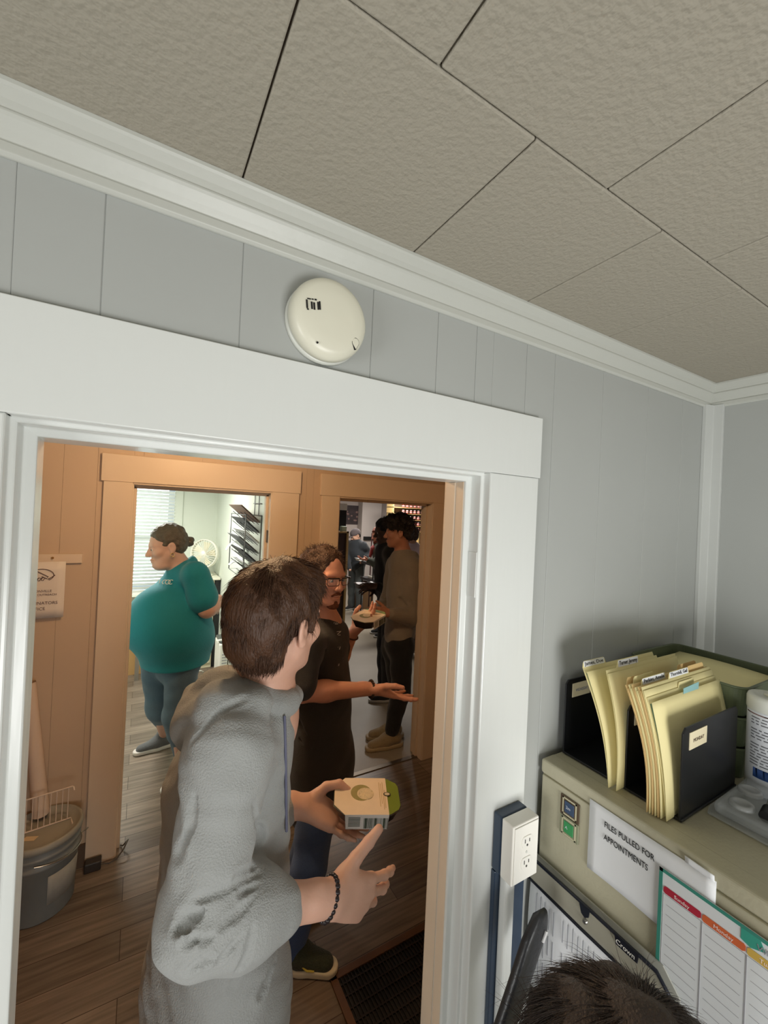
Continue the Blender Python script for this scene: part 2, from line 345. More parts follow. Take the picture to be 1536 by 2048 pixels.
# pantry beyond the right far doorway
struct(MB().box((.95, FW2-.01, 0), (1.0, 9.0, 2.6)).build('wall_pantry_left', M['pantry']))
struct(MB().box((.95, 9.0, 0), (6.0, 9.05, 2.6)).build('wall_pantry_back', M['pantry']))
struct(MB().box((6.0, FW2-.01, 0), (6.05, 9.05, 2.6)).build('wall_pantry_right', M['pantry']))
struct(MB().box((.95, FW2-.01, 2.6), (6.05, 9.05, 2.65)).build('ceiling_pantry', M['dull']))
struct(MB().box((2.3, FW2-.02, 0), (6.0, FW2, 2.6)).box((1.0, FW2-.01, 2.1), (2.3, FW2, 2.6)).build('wall_pantry_near', M['pantry']))

# windows of the near room, behind and beside the camera
w2 = sroot('window_2', (.45, -1.95, 1.0)); w4 = sroot('window_3', (-2.2, -1.2, 1.25))
MB().box((-.12, -1.95, .5), (-.05, -1.935, 1.5)).box((.95, -1.95, .5), (1.02, -1.935, 1.5)).box((-.12, -1.95, 1.45), (1.02, -1.935, 1.54)).box((-.15, -1.95, .48), (1.05, -1.915, .53)).build('window_frame', M['crown'], w2, bevel=.002)
MB().box((-.05, -1.98, .52), (.95, -1.975, 1.46)).build('pane', M['glass'], w2)
MB().box((-2.2, -1.82, .65), (-2.185, -1.75, 1.85)).box((-2.2, -.65, .65), (-2.185, -.58, 1.85)).box((-2.2, -1.82, 1.78), (-2.185, -.58, 1.88)).box((-2.2, -1.85, .63), (-2.16, -.55, .68)).build('window_frame', M['crown'], w4, bevel=.002)
MB().box((-2.23, -1.75, .68), (-2.225, -.65, 1.8)).build('pane', M['glass'], w4)
# ================================================================== things in the near room
M['ivory'] = mat('ivory_plastic', (226, 224, 206), 0.35)
M['ivory2'] = mat('pale_plastic', (214, 216, 208), 0.35)
M['black'] = mat('black_plastic', (22, 23, 26), 0.35)
M['dark'] = mat('dark_slot', (12, 12, 12), 0.6)
M['putty'] = mat('putty_enamel', (186, 181, 156), 0.45, bump=(160, 0.08), var=(60, 0.03))
M['paper'] = mat('white_paper', (232, 234, 236), 0.8, bump=(14, 0.12))
M['ink'] = mat('black_ink', (30, 30, 32), 0.8)
M['grey'] = mat('grey_print', (150, 152, 158), 0.8)
M['manila'] = mat('manila_card', (236, 224, 166), 0.7, bump=(30, 0.04))
M['manila2'] = mat('tan_card', (222, 190, 130), 0.7)
M['green_paper'] = mat('sage_green_paper', (112, 140, 118), 0.8)
M['blue_paper'] = mat('pale_blue_card', (150, 196, 196), 0.7)
M['navy'] = mat('slate_navy_plastic', (44, 60, 80), 0.3)
M['plate'] = mat('outlet_white', (238, 236, 228), 0.3)
# smoke detector on the wall above the doorway
sc = V(.256, 0, 2.258)
sd = thing('smoke_detector', sc, 'round ivory smoke detector mounted on the grey wall above the doorway header', 'smoke detector')
R_ = .068
MB().lathe(sc, (0, -1, 0), [(0, 0), (R_, 0), (R_, .006), (R_*.97, .009), (R_*.9, .010), (0, .010)]).build('base_plate', M['ivory2'], sd)
sb = MB().lathe(sc, (0, -1, 0), [(0, .008), (R_*.90, .010), (R_*.965, .013), (R_*.985, .018), (R_*.98, .026), (R_*.95, .033), (R_*.88, .0385), (R_*.77, .0415), (R_*.5, .0432), (0, .0440)], n=64).build('cover', M['ivory'], sd)
def sdp(px, py, d=.0435): return P(px, py, -d)
c0 = sdp(626, 610); vu = unit((1, 0, .12)); vv = unit(np.cross((0, 1, 0), vu))*-1
v_ = MB()
for i, (du, dv, lu, lv) in enumerate([(-.010, .0, .0012, .0065), (-.002, -.001, .0013, .0055), (.002, -.0015, .0013, .0055), (.0085, .000, .0012, .006), (.0115, .001, .0012, .0065), (-.006, .0085, .003, .0007), (.0, .0088, .0016, .0007), (.005, .009, .0016, .001), (-.009, -.008, .0014, .0008)]):
    v_.obox(c0+du*vu+dv*vv+V(0, -.0004, 0), vu*lu, vv*lv, (0, .0006, 0))
v_.build('sound_vent', M['dark'], sd)
c1 = sdp(635, 685); MB().cyl(c1+V(0, .001, 0), c1-V(0, .0006, 0), .0017, n=10).build('light_hole', M['dark'], sd)
c2 = P(709, 685, -.0395); dr = [(.0078*math.cos(a), .0078*math.sin(a)) for a in np.linspace(-.35, math.pi+.35, 16)]+[(0, -.0125)]
tn = unit((.35, -1, -.22)); tu = unit(np.cross((0, 0, 1), tn))*-1; tv = np.cross(tn, tu)*-1; tu = -tu
bt = MB().prism([(x*.86, y) for x, y in dr], c2+tn*-.003, (1, 0, .1), (-.1, 0, 1), tn*.0056).build('test_button_rim', M['dark'], sd)
MB().prism([(x*.76, y*.88) for x, y in dr], c2+tn*-.003, (1, 0, .1), (-.1, 0, 1), tn*.0064).build('test_button', M['ivory'], sd, bevel=.0004)

# filing cabinet
CX, CZ, CY0, CY1 = .865, 1.370, -.012, -.93
fc = thing('filing_cabinet', (1.18, -.47, 0), 'putty coloured metal filing cabinet standing beside the white doorway frame', 'filing cabinet')
MB().box((CX, CY1, .02), (1.52, CY0, CZ-.001)).build('body', M['putty'], fc, bevel=.006, seg=3)
zt = 1.337
for z0, z1 in ((1.04, zt), (.725, 1.036), (.41, .721), (.06, .406)):
    MB().box((CX-.006, CY1+.004, z0), (CX+.02, CY0-.004, z1-.003)).build('drawer', M['putty'], fc, bevel=.003)
MB().box((CX-.007, CY1, zt), (CX+.04, CY0, CZ)).build('top_lip', M['putty'], fc, bevel=.006, seg=3)
FX = CX-.0075                                  # drawer front plane
def fx(px, py, d=0.0): p = PX(px, py, FX-d); return p
# two little circuit pictures stuck on the cabinet
def chip(name, label, z0, z1, base, core, ctext):
    t = thing(name, (FX, -.094, (z0+z1)/2), label, 'magnet', 'circuit chip magnets')
    MB().box((FX-.0025, -.118, z0), (FX, -.071, z1)).build('board', base, t, bevel=.0008)
    zc = (z0+z1)/2; f = MB()
    for y0, y1, a, b_ in ((-.112, -.077, zc+.016, zc+.019), (-.112, -.077, zc-.019, zc-.016), (-.112, -.109, zc-.019, zc+.019), (-.080, -.077, zc-.019, zc+.019)): f.box((FX-.0034, y0, a), (FX-.0024, y1, b_))
    for k in range(7):
        f.box((FX-.003, -.110+k*.005, z1-.006), (FX-.0024, -.1075+k*.005, z1-.003)); f.box((FX-.003, -.110+k*.005, z0+.003), (FX-.0024, -.1075+k*.005, z0+.006))
    f.build('contact_frame', mat(name+'_contacts', (196, 190, 160), .5), t)
    MB().box((FX-.0042, -.106, zc-.0125), (FX-.0024, -.083, zc+.0125)).build('chip_core', core, t, bevel=.0006)
    text(ctext, (FX-.0043, -.0865, zc-.003), (0, -1, 0), (0, 0, 1), .009, mat(name+'_print', (210, 214, 220), .6), t)
    return t
chip('circuit_magnet', 'brown circuit board magnet with a blue chip, above the green one on the cabinet', 1.279, 1.322, mat('brown_board', (88, 72, 54), .5), mat('blue_chip', (64, 82, 110), .3), '2m')
chip('circuit_magnet', 'circuit board magnet with a bright green chip, below the brown one on the cabinet', 1.235, 1.277, mat('olive_board', (146, 148, 122), .5), mat('green_chip', (64, 150, 92), .3), 'A')
# FILES PULLED notice
def paper_f(y0, y1, z0, z1, amp, x=FX):
    def f(u, v):
        wv = amp*(.5+.5*math.sin(5*u+3*v)*math.cos(4*v-2*u)); return (x-.0012-wv, y0+(y1-y0)*u, z0+(z1-z0)*v+.006*math.sin(6*u)*(1-v)*.3)
    return f
ns = thing('paper_notice', (FX, -.255, 1.28), 'white sheet reading FILES PULLED FOR APPOINTMENTS taped to the cabinet front', 'notice')
MB().sheet(paper_f(-.141, -.368, 1.206, 1.352, .0012), 14, 10, (-.0003, 0, 0)).build('sheet', M['paper'], ns)
MB().sheet(lambda u, v: (FX-.0032-.002*v, -.322-.044*u, 1.352+.012*v-.002*u), 6, 3, (-.0004, 0, 0)).build('curled_tape', M['paper'], ns)
for s, a, b_ in (('FILES PULLED FOR', (1208, 1653), (1308, 1712)), ('APPOINTMENTS', (1207, 1678), (1296, 1728))):
    p0 = fx(*a, .0035); p1 = fx(*b_, .0035); tx = text(s, p0, (0, p1[1]-p0[1], 0), (0, 0, 1), .0165, M['ink'], ns, squeeze=1.0)
    L = max(v.co[1] for v in tx.data.vertices)-min(v.co[1] for v in tx.data.vertices)
    k = abs(p1[1]-p0[1])/L
    for v in tx.data.vertices: v.co[1] = p0[1]+(v.co[1]-p0[1])*k
# weekly planner
PY, PZt = -.283, 1.316
pl = thing('weekly_planner', (FX-.005, PY-.2, 1.17), 'weekly planner sheet with a green border and coloured day headings on the cabinet', 'planner')
PXP = FX-.0058
MB().box((PXP, PY-.44, 1.0), (PXP+.0015, PY, PZt)).build('sheet', mat('planner_paper', (224, 228, 230), .7), pl)
bd = mat('teal_border', (58, 138, 122), .6)
MB().box((PXP-.0006, PY-.44, PZt-.006), (PXP+.0002, PY, PZt)).box((PXP-.0006, PY-.006, 1.0), (PXP+.0002, PY, PZt)).box((PXP-.0006, PY-.44, 1.0), (PXP+.0002, PY-.434, PZt)).box((PXP-.0006, PY-.44, 1.0), (PXP+.0002, PY, 1.006)).build('border', bd, pl)
cw = .0585; white_ink = mat('white_ink', (240, 225, 220), .7); rule = mat('rule_line', (168, 168, 172), .8)
days = [('Sunday', (178, 34, 58)), ('Monday', (212, 104, 58)), ('Tuesday', (214, 178, 84)), ('Wednesday', (90, 160, 120)), ('Thursday', (70, 130, 170)), ('Friday', (110, 90, 160)), ('Saturday', (170, 80, 130))]
ln = MB()
for i, (dn, c) in enumerate(days):
    y0 = PY-.0085-i*(cw+.002); zt_ = 1.288
    hdp = MB().prism([(0, .002), (.002, 0), (cw-.004, 0), (cw, .003), (cw, .0105), (cw-.002, .0125), (.003, .0125), (0, .0095)], (PXP, y0, zt_-.0125), (0, -1, 0), (0, 0, 1), (-.0009, 0, 0)).build('day_heading', mat('heading_'+dn.lower(), c, .6), pl)
    hdp['label'] = 'coloured heading bar for '+dn
    text(dn, (PXP-.001, y0-cw/2, zt_-.0095), (0, -1, 0), (0, 0, 1), .0085, white_ink, hdp, align='CENTER')
    ln.box((PXP-.0004, y0-cw-.0012, 1.01), (PXP, y0-cw-.0004, zt_-.014)).box((PXP-.0004, y0-.0003, 1.01), (PXP, y0+.0005, zt_-.014)).box((PXP-.0004, y0-cw, zt_-.0152), (PXP, y0, zt_-.0144))
    for k in range(1, 14): ln.box((PXP-.0004, y0-cw+.005, zt_-.014-k*.0178), (PXP, y0-.005, zt_-.0134-k*.0178))
ln.build('ruled_lines', rule, pl)
hp = MB().prism([(0, 0), (.012, -.004), (.03, .004), (.024, .018), (0, .017)], (PXP, PY-.121, 1.293), (0, -1, 0), (0, 0, 1), (-.0007, 0, 0)).build('teal_flag', mat('teal_flag', (60, 160, 140), .6), pl)
text('WEEKLY', (PXP-.0009, PY-.141, 1.294), (0, -1, 0), (0, 0, 1), .0125, M['grey'], pl)
# document wallet with black edges hanging in front of the drawers
wx = FX-.022
dw = thing('document_wallet', (wx, -.17, .98), 'clear document wallet with black edging and printed papers hanging on the cabinet', 'document wallet')
smoke = mat('smoky_clear_plastic', (186, 182, 164), .25, alpha=.5)
MB().prism([(-.008, .84), (-.008, 1.148), (-.297, 1.148), (-.326, 1.116), (-.326, .84)], (wx+.012, 0, 0), (0, 1, 0), (0, 0, 1), (.003, 0, 0)).build('back_panel', mat('clear_grey_plastic', (200, 200, 190), .3, alpha=.55), dw)
MB().prism([(-.008, 1.095), (-.008, 1.148), (-.297, 1.148), (-.326, 1.116), (-.311, 1.096)], (wx-.006, 0, 0), (0, 1, 0), (0, 0, 1), (.002, 0, 0)).build('flap', smoke, dw)
edge = mat('black_edging', (18, 22, 34), .35)
MB().tube([(wx-.006, -.008, 1.148), (wx-.007, -.140, 1.149), (wx-.007, -.296, 1.147), (wx-.006, -.326, 1.116), (wx-.003, -.326, .95), (wx, -.326, .84)], .0036).build('edging', edge, dw)
MB().tube([(wx-.006, -.008, 1.096), (wx-.008, -.15, 1.0955), (wx-.007, -.312, 1.097)], .0032).build('flap_edging', edge, dw)
MB().prism([(0, 0), (.024, 0), (.022, -.016), (.014, -.023), (.006, -.019)], (wx-.009, -.146, 1.150), (0, -1, 0), (0, 0, 1), (-.002, 0, 0)).build('closing_tab', edge, dw)
bp = fx(1193, 1817, .03); bp = V(wx-.008, -.160, 1.119); MB().cyl(bp, bp-V(.004, 0, 0), .0055, .004, n=16).build('snap_button', M['metal'], dw)
lb = MB().prism([(0, .006), (.046, .006), (.044, -.013), (.004, -.013)], (wx-.009, -.221, 1.146), (0, -1, 0), (0, 0, 1), (-.002, 0, 0)).build('brand_tab', edge, dw)
text('Crown', (wx-.0116, -.225, 1.1365), (0, -1, 0), (0, 0, 1), .0125, M['plate'], lb)
pp = MB().sheet(lambda u, v: (wx+.004-.006*math.sin(3*v), -.014-.285*u, .85+.245*v), 8, 8, (-.0005, 0, 0)).build('printed_pages', M['paper'], dw)
tl = MB()
for k in range(22):
    y = -.035-k*.0118; ln_ = rnd.uniform(.05, .12)
    if k in (5, 13): continue
    for q in range(3):
        a = 1.075-q*.068-rnd.uniform(0, .01); tl.box((wx-.0035, y, a-rnd.uniform(.04, .06)), (wx-.0028, y-.0016, a))
tl.build('print_lines', M['grey'], pp)
# surface outlet box on the door casing, with cable channel
ob = thing('outlet_box', (.742, -.0145, 1.165), 'white duplex outlet in a surface box fixed to the doorway board', 'outlet')
MB().box((.703, -.040, 1.168), (.783, -.0146, 1.294)).build('back_box', M['navy'], ob, bevel=.004, seg=3)
MB().box((.703, -.072, 1.168), (.783, -.040, 1.294)).build('cover', M['plate'], ob, bevel=.003, seg=3)
MB().box((.707, -.0745, 1.172), (.779, -.072, 1.290)).build('face_plate', M['plate'], ob, bevel=.0012)
for zc in (1.254, 1.209):
    oct_ = [(.0165*math.cos(a), min(.0125, max(-.0125, .0165*math.sin(a)))) for a in np.linspace(0, 2*math.pi, 24, endpoint=False)]
    r = MB().prism(oct_, (.743, -.0745, zc), (1, 0, 0), (0, 0, 1), (0, -.0016, 0)).build('receptacle', M['plate'], ob, bevel=.0005)
    MB().box((.735, -.0766, zc-.001), (.737, -.0758, zc+.007)).box((.7485, -.0766, zc-.001), (.7505, -.0758, zc+.006)).cyl((.743, -.0758, zc-.0065), (.743, -.0766, zc-.0065), .0024, n=12).build('slots', mat('outlet_slot', (60, 58, 54), .6), r)
MB().cyl((.743, -.0744, 1.2315), (.743, -.0758, 1.2315), .0026, n=12).build('screw', M['ivory2'], ob)
cc = thing('cable_channel', (.745, -.0146, 0), 'white cable channel on a dark backing running down below the outlet box', 'cable channel')
MB().box((.703, -.026, 0), (.800, -.0147, 1.166)).build('backing_strip', M['navy'], cc, bevel=.002)
MB().box((.716, -.050, .0), (.744, -.026, 1.167)).build('channel', M['white'], cc, bevel=.007, seg=3)
# black cane-like handle leaning against the casing
hd_ = thing('walking_cane', (.600, -.125, 0), 'black curved cane top with a hanging slot standing beneath the white outlet', 'cane')
pts = [V(.757, -.118, 1.126), V(.738, -.120, 1.124), V(.714, -.121, 1.092), V(.682, -.122, 1.035), V(.645, -.123, .97), V(.612, -.124, .88), V(.602, -.125, .7), V(.600, -.125, .0)]
h_ = MB(); n = 14; ringv = []
for i, p in enumerate(pts):
    d = unit(pts[min(i+1, 7)]-pts[max(i-1, 0)]); side = unit(np.cross(d, (0, 1, 0))); wd = [.016, .026, .029, .028, .028, .027, .026, .025][i]; th = [.006, .010, .011, .011, .011, .011, .011, .011][i]
    for k in range(n):
        a = 2*math.pi*k/n; ringv.append(p+side*wd*math.copysign(abs(math.cos(a))**.6, math.cos(a))+V(0, 1, 0)*th*math.copysign(abs(math.sin(a))**.6, math.sin(a)))
h_.add(ringv, [(i*n+k, i*n+(k+1) % n, (i+1)*n+(k+1) % n, (i+1)*n+k) for i in range(7) for k in range(n)]+[tuple(range(n))[::-1], tuple(range(7*n, 8*n))], True)
h_.build('grip', mat('black_grip', (40, 41, 44), .38, bump=(80, .1)), hd_)
MB().obox((.738, -.1325, 1.104), unit((.6, 0, 1))*.010, unit((1, 0, -.6))*.0035, (0, .0012, 0)).build('hanging_slot_glint', mat('slot_highlight', (205, 205, 205), .3), hd_)  # pale bar paints a highlight at the hanging slot
# black file sorter with manila folders
so = thing('file_sorter', (1.05, -.15, CZ), 'black three panel file sorter on the filing cabinet holding manila folders', 'file sorter')
MB().box((.925, -.284, CZ+.001), (1.168, -.020, CZ+.006)).build('base', M['black'], so, bevel=.001)
for y, lab in ((-.024, 'WEDNESDAY'), (-.176, 'TUESDAY'), (-.281, 'MONDAY')):
    pnl = MB().prism([(.925, 0), (1.168, 0), (1.168, .166), (1.158, .176), (.935, .176), (.925, .166)], (0, y, CZ+.004), (1, 0, 0), (0, 0, 1), (0, .004, 0)).build('panel', M['black'], so, bevel=.001)
    lz = CZ+.134
    card = MB().box((.949, y-.0012, lz), (1.020, y+.0005, lz+.034)).build('label_card', mat('cream_label', (236, 224, 190), .7), pnl)
    text(lab, (.9845, y-.0016, lz+.013), (1, 0, 0), (0, 0, 1), .010, M['grey'] if lab != 'MONDAY' else mat('brown_print', (110, 96, 80), .8), card, align='CENTER', squeeze=.8 if len(lab) > 7 else 1)
def folder(yb, lean, bow, tab, label, name_text=None, m=None, inner=None, x0=.893, wdt=.298, h=.241, tabh=.0125, sticker=None, twist=0.0, sep=.004):
    m = m or M['manila']
    t = thing('manila_folder', (x0+wdt/2, yb, CZ+.003), label, 'folder', 'manila folders in the file sorter')
    def surf(off, top):
        def f(u, v):
            hh = top*v; return V(x0+wdt*u+.002*math.sin(3*v), yb+off*v+lean*v+bow*math.sin(math.pi*v)*(.9-.25*u)+twist*u*v, CZ+.004+hh*math.sqrt(max(0, 1-(lean/h)**2)))
        return f
    MB().sheet(surf(0, h-.006), 6, 14, (0, -.0006, 0)).build('front_leaf', m, t)
    fb = surf(sep, h); MB().sheet(fb, 6, 14, (0, .0006, 0)).build('back_leaf', m, t)
    k = 0
    for off, mm in (inner or []):
        MB().sheet((lambda o2: (lambda u, v: V(surf(o2, h-.018)(u*.94+.02, v))+V(0, 0, .006)))(off), 5, 12, (0, .0005, 0)).build('inserted_sheet', mm, t)
    u0, u1 = tab
    a = fb(u0, 1); b_ = fb(u1, 1); du = b_-a; up = V(0, lean/h*.9, 1)
    tb = MB().prism([(0, 0), (.05, .75), (.1, 1), (.92, 1), (.97, .8), (1, 0)], a, du, unit(up)*tabh, (0, .0007, 0)).build('tab', m, t)
    if name_text:
        st = MB().prism([(.06, .05), (.06, .96), (.95, .96), (.95, .05)], a-V(0, .0005, 0), du, unit(up)*tabh, (0, .0003, 0)).build('name_label', M['paper'], tb)
        tx = text(name_text, a+du*.10+unit(up)*tabh*.30-V(0, .0009, 0), du, up, tabh*.78, M['ink'], st)
        xs_ = [v.co[0] for v in tx.data.vertices]; L = max(xs_)-min(xs_); kx = abs(du[0])*.80/L
        for v in tx.data.vertices: v.co[0] = xs_ and (a+du*.10)[0]+(v.co[0]-(a+du*.10)[0])*kx
    return t
folder(-.158, .062, -.014, (.00, .30), 'manila folder labelled James, Doe at the back of the file sorter', 'James, Doe', inner=[(.004, M['green_paper']), (.007, M['paper'])], x0=.893, tabh=.014, sep=.010)
folder(-.172, .030, -.012, (.14, .44), 'manila folder labelled Turner, Jeremy in the rear half of the file sorter', 'Turner, Jeremy', x0=.898, tabh=.016, h=.246)
fl = [('tan folder farthest back of the front bunch in the sorter', None, 'manila2', (.02, .25)), ('cream folder with a blank white tab behind the Perkins folder', '', 'manila', (.06, .35)),
      ('manila folder with a tall right tab, second behind the Thornhill folder', None, 'manila2', (.62, .93)), ('manila folder labelled Perkins, Amelia in the front bunch of the sorter', 'Perkins, Amelia', 'manila', (.08, .42)),
      ('manila folder with a low right tab just behind the Thornhill folder', None, 'manila2', (.68, .95)), ('manila folder labelled Thornhill, Gail in the front bunch of the sorter', 'Thornhill, Gail', 'manila', (.36, .66))]
for i, (lab, nt_, mm, tb) in enumerate(fl):
    yb = -.238-i*.0046; folder(yb, .048-.0012*i, -.016+.0012*i, tb, lab, nt_ if nt_ else None, M[mm], x0=.889+.0012*i, h=.237+.002*(i % 3), inner=[(.002, M['paper'])] if i in (1, 3) else ([(.002, M['green_paper'])] if i == 5 else None), tabh=.013)
ff = folder(-.270, .036, -.006, (.42, .66), 'frontmost manila folder with a pale blue tab strip behind the MONDAY panel', None, M['manila'], x0=.898, h=.222, tabh=.010, inner=[(.005, M['green_paper'])], sep=.009)
a = V(1.022, -.2365, CZ+.214); MB().prism([(0, 0), (.066, 0), (.070, .014), (.002, .011)], a, (1, 0, 0), (0, .1, 1), (0, .0008, 0)).build('blue_strip', M['blue_paper'], ff)
# stack of three olive letter trays in the corner
olive = mat('olive_green_plastic', (92, 102, 76), .45)
def rrect(x0, y0, x1, y1, r, n=6):
    pts = []
    for cx_, cy_, a0 in ((x1-r, y1-r, 0), (x0+r, y1-r, 90), (x0+r, y0+r, 180), (x1-r, y0+r, 270)):
        for k in range(n+1): a = math.radians(a0+90*k/n); pts.append((cx_+r*math.cos(a), cy_+r*math.sin(a)))
    return pts
def tray(z, lab):
    t = thing('letter_tray', (1.32, -.165, z), lab, 'tray', 'stacked olive letter trays')
    o_ = rrect(1.196, -.283, 1.452, -.022, .028); i_ = rrect(1.200, -.279, 1.448, -.026, .025); i2 = rrect(1.208, -.271, 1.440, -.034, .022); o2 = rrect(1.204, -.275, 1.444, -.030, .024)
    n = len(o_); vs = [(*p, z) for p in o2]+[(*p, z+.068) for p in o_]+[(*p, z+.068) for p in i_]+[(*p, z+.004) for p in i2]
    fs = [(k*n+j, k*n+(j+1) % n, (k+1)*n+(j+1) % n, (k+1)*n+j) for k in range(3) for j in range(n)]+[tuple(range(n))[::-1], tuple(range(3*n, 4*n))]
    MB().add(vs, fs).build('tray_body', olive, t); MB().tube([(*p, z+.0675) for p in o_], .003, 6, True).build('rim', olive, t)
    return t
for k, lab in enumerate(('lowest of the three olive green letter trays in the corner', 'middle of the three olive green letter trays in the corner', 'topmost olive green letter tray with manila papers in it')): tray(CZ+.001+k*.0705, lab)
for k, (lab, dz) in enumerate((('manila folder lying under another in the top green tray', 0), ('manila folder lying uppermost in the top green tray', .003))):
    z = CZ+.150+dz+.022*k
    tag(MB().sheet(lambda u, v: (1.212+.22*u, -.268+.23*v-.006*k, z+.018*u+.004*math.sin(3*v)), 4, 6, (0, 0, .0012)).build('manila_folder', M['manila'] if k else M['manila2'], None), lab, 'folder', 'folders in the green tray')
# wipes canister
cn = V(1.205, -.326, CZ+.001)
ca = thing('wipes_canister', cn, 'tall white wipes canister with blue label block beside the green trays', 'canister')
cl = mat('canister_label', (222, 226, 232), .35)
MB().lathe(cn, (0, 0, 1), [(0, 0), (.037, 0), (.0395, .004), (.0395, .178), (.038, .182), (0, .182)]).build('body', cl, ca)
MB().lathe(cn, (0, 0, 1), [(.0405, .180), (.0412, .182), (.0412, .204), (.039, .210), (.030, .213), (.028, .211), (.0, .211)]).build('lid', M['ivory2'], ca)
MB().lathe(cn+V(0, 0, .2105), (0, 0, 1), [(0, 0), (.013, 0), (.013, .003), (0, .003)]).build('dispensing_cap', M['ivory'], ca)
def wrap(a0, a1, z0, z1, r=.0398):
    return MB().sheet(lambda u, v: V(cn[0]+r*math.cos(a0+(a1-a0)*u), cn[1]+r*math.sin(a0+(a1-a0)*u), cn[2]+z0+(z1-z0)*v), 10, 1, (0, 0, .0001))
wrap(2.75, 3.55, .040, .060).build('blue_block', mat('blue_block', (54, 92, 160), .4), ca)
wrap(2.2, 4.6, .172, .1745).build('red_band', mat('maroon_band', (132, 96, 90), .4), ca)
tl = MB()
for k in range(17):
    z = .165-k*.0062
    if k in (3, 8): continue
    a = 2.55; 
    while a < 4.1:
        e = a+rnd.uniform(.12, .5); q = wrap(a, min(e, 4.2), z, z+.0022, .0399); tl.add(np.vstack(q.v), q.f); a = e+.09
tl.build('print_lines', M['grey'], ca)
text('Sa', (cn[0]-.037, cn[1]-.018, cn[2]+.128), (.45, -1, 0), (0, 0, 1), .014, M['ink'], ca)
# clear blister pack
bk = thing('blister_pack', (1.10, -.40, CZ+.001), 'clear plastic blister pack with round domes lying in front of the canister', 'blister pack')
clr = mat('clear_blister', (206, 212, 214), .08, alpha=.34, spec=.9); clr2 = mat('clear_dome', (214, 218, 220), .06, alpha=.5, spec=1.0)
MB().prism([(1.004, -.295), (1.03, -.288), (1.19, -.290), (1.19, -.405), (1.20, -.56), (1.01, -.56), (1.004, -.55)], (0, 0, CZ+.002), (1, 0, 0), (0, 1, 0), (0, 0, .004)).build('backing_card', clr, bk)
MB().prism([(1.012, -.30), (1.18, -.297), (1.18, -.40), (1.19, -.55), (1.016, -.55)], (0, 0, CZ+.006), (1, 0, 0), (0, 1, 0), (0, 0, .024)).build('raised_shell', clr, bk, bevel=.008)
for x, y, r in ((1.045, -.335, .021), (1.115, -.325, .021), (1.05, -.415, .020), (1.12, -.42, .022), (1.06, -.49, .021)):
    MB().lathe((x, y, CZ+.028), (0, 0, 1), [(r, 0), (r, .004), (r*.9, .007), (r*.6, .0075), (r*.55, .006), (0, .006)], n=28).build('dome', clr2, bk)
MB().cyl((1.055, -.372, CZ+.037), (1.135, -.362, CZ+.044), .0085).build('tube', mat('silver_tube', (196, 200, 202), .2, .6), bk)
MB().cyl((1.035, -.374, CZ+.035), (1.062, -.371, CZ+.038), .0105).build('tube_cap', M['dark'], bk)
# ================================================================== hall things
lamp_c = V(.27, 1.05, 2.36)
lt = thing('ceiling_lamp', (lamp_c[0], lamp_c[1], 2.45), 'small warm globe lamp on the hall ceiling', 'ceiling lamp')
MB().lathe(V(lamp_c[0], lamp_c[1], 2.45), (0, 0, -1), [(0, 0), (.06, 0), (.055, .02), (.03, .03), (.03, .05), (0, .05)]).build('base', M['ivory2'], lt)
MB().ell(lamp_c, (.05, .05, .05)).build('globe', mat('lit_globe', (255, 220, 175), .5, emis=((255, 211, 160), HALL_LAMP)), lt)
# coordinator notice and peg rail on the far wall
yw = FW-.002
q = [P(x, y, yw) for x, y in ((57, 1122), (133, 1122), (131, 1232), (52, 1237))]
sx0, sx1, sz1, sz0 = q[1][0]-.216, q[1][0], q[1][2], q[2][2]
rl = thing('hanging_rail', P(125, 1117, yw), 'short tan wooden rail on the hall wall behind the office sign', 'rail')
a = P(165, 1118, yw); MB().box((a[0]-.42, FW-.014, a[2]-.02), (a[0], FW-.0005, a[2]+.028)).build('board', M['halltrim'], rl, bevel=.002)
p = P(105, 1116, FW-.02); MB().cyl(p, p+V(0, .010, 0), .006, n=10).build('pin', mat('brass_pin', (150, 110, 60), .4, .7), rl)
ns2 = thing('office_sign', (sx0+.108, yw, (sz0+sz1)/2), 'white paper sign with clasped hands reading COORDINATORS OFFICE on the hall wall', 'sign')
MB().sheet(lambda u, v: (sx0+(sx1-sx0)*u, FW-.017-.003*math.sin(3*u), sz0+(sz1-sz0)*v), 6, 6, (0, -.0005, 0)).build('sheet', mat('sign_paper', (224, 214, 204), .8), ns2)
brn = mat('dark_print', (96, 74, 70), .8); ty = FW-.0216; H_ = sz1-sz0; cxs = sx0+.108
for s, z, sz in (('JACKSONVILLE', .46, .017), ('CHRISTIAN OUTREACH', .40, .0145), ('COORDINATORS', .245, .021), ('OFFICE', .145, .021)):
    text(s, (cxs, ty, sz0+H_*z), (1, 0, 0), (0, 0, 1), sz, brn, ns2, align='CENTER')
hb = MB(); hc = V(cxs+.012, ty, sz0+H_*.76)
hb.tube([hc+.05*V(math.cos(a), 0, .62*math.sin(a)) for a in np.linspace(-.9, math.pi*.9, 20)], .0018, 5)
hb.tube([hc+V(-.055, 0, .018), hc+V(-.02, 0, .022), hc+V(.0, 0, .010), hc+V(.028, 0, -.008), hc+V(.022, 0, -.017), hc+V(.002, 0, -.006)], .0022, 5)
for k in range(4): hb.tube([hc+V(.016-.015*k, 0, -.012-.002*k), hc+V(.008-.015*k, 0, -.026-.001*k), hc+V(.0-.015*k, 0, -.024), hc+V(.004-.014*k, 0, -.012)], .002, 5, True)
hb.tube([hc+V(-.055, 0, -.004), hc+V(-.035, 0, -.010), hc+V(-.04, 0, -.026)], .002, 5); hb.tube([hc+V(.055, 0, .0), hc+V(.04, 0, -.012), hc+V(.026, 0, -.020)], .002, 5)
hb.build('clasped_hands_emblem', brn, ns2)
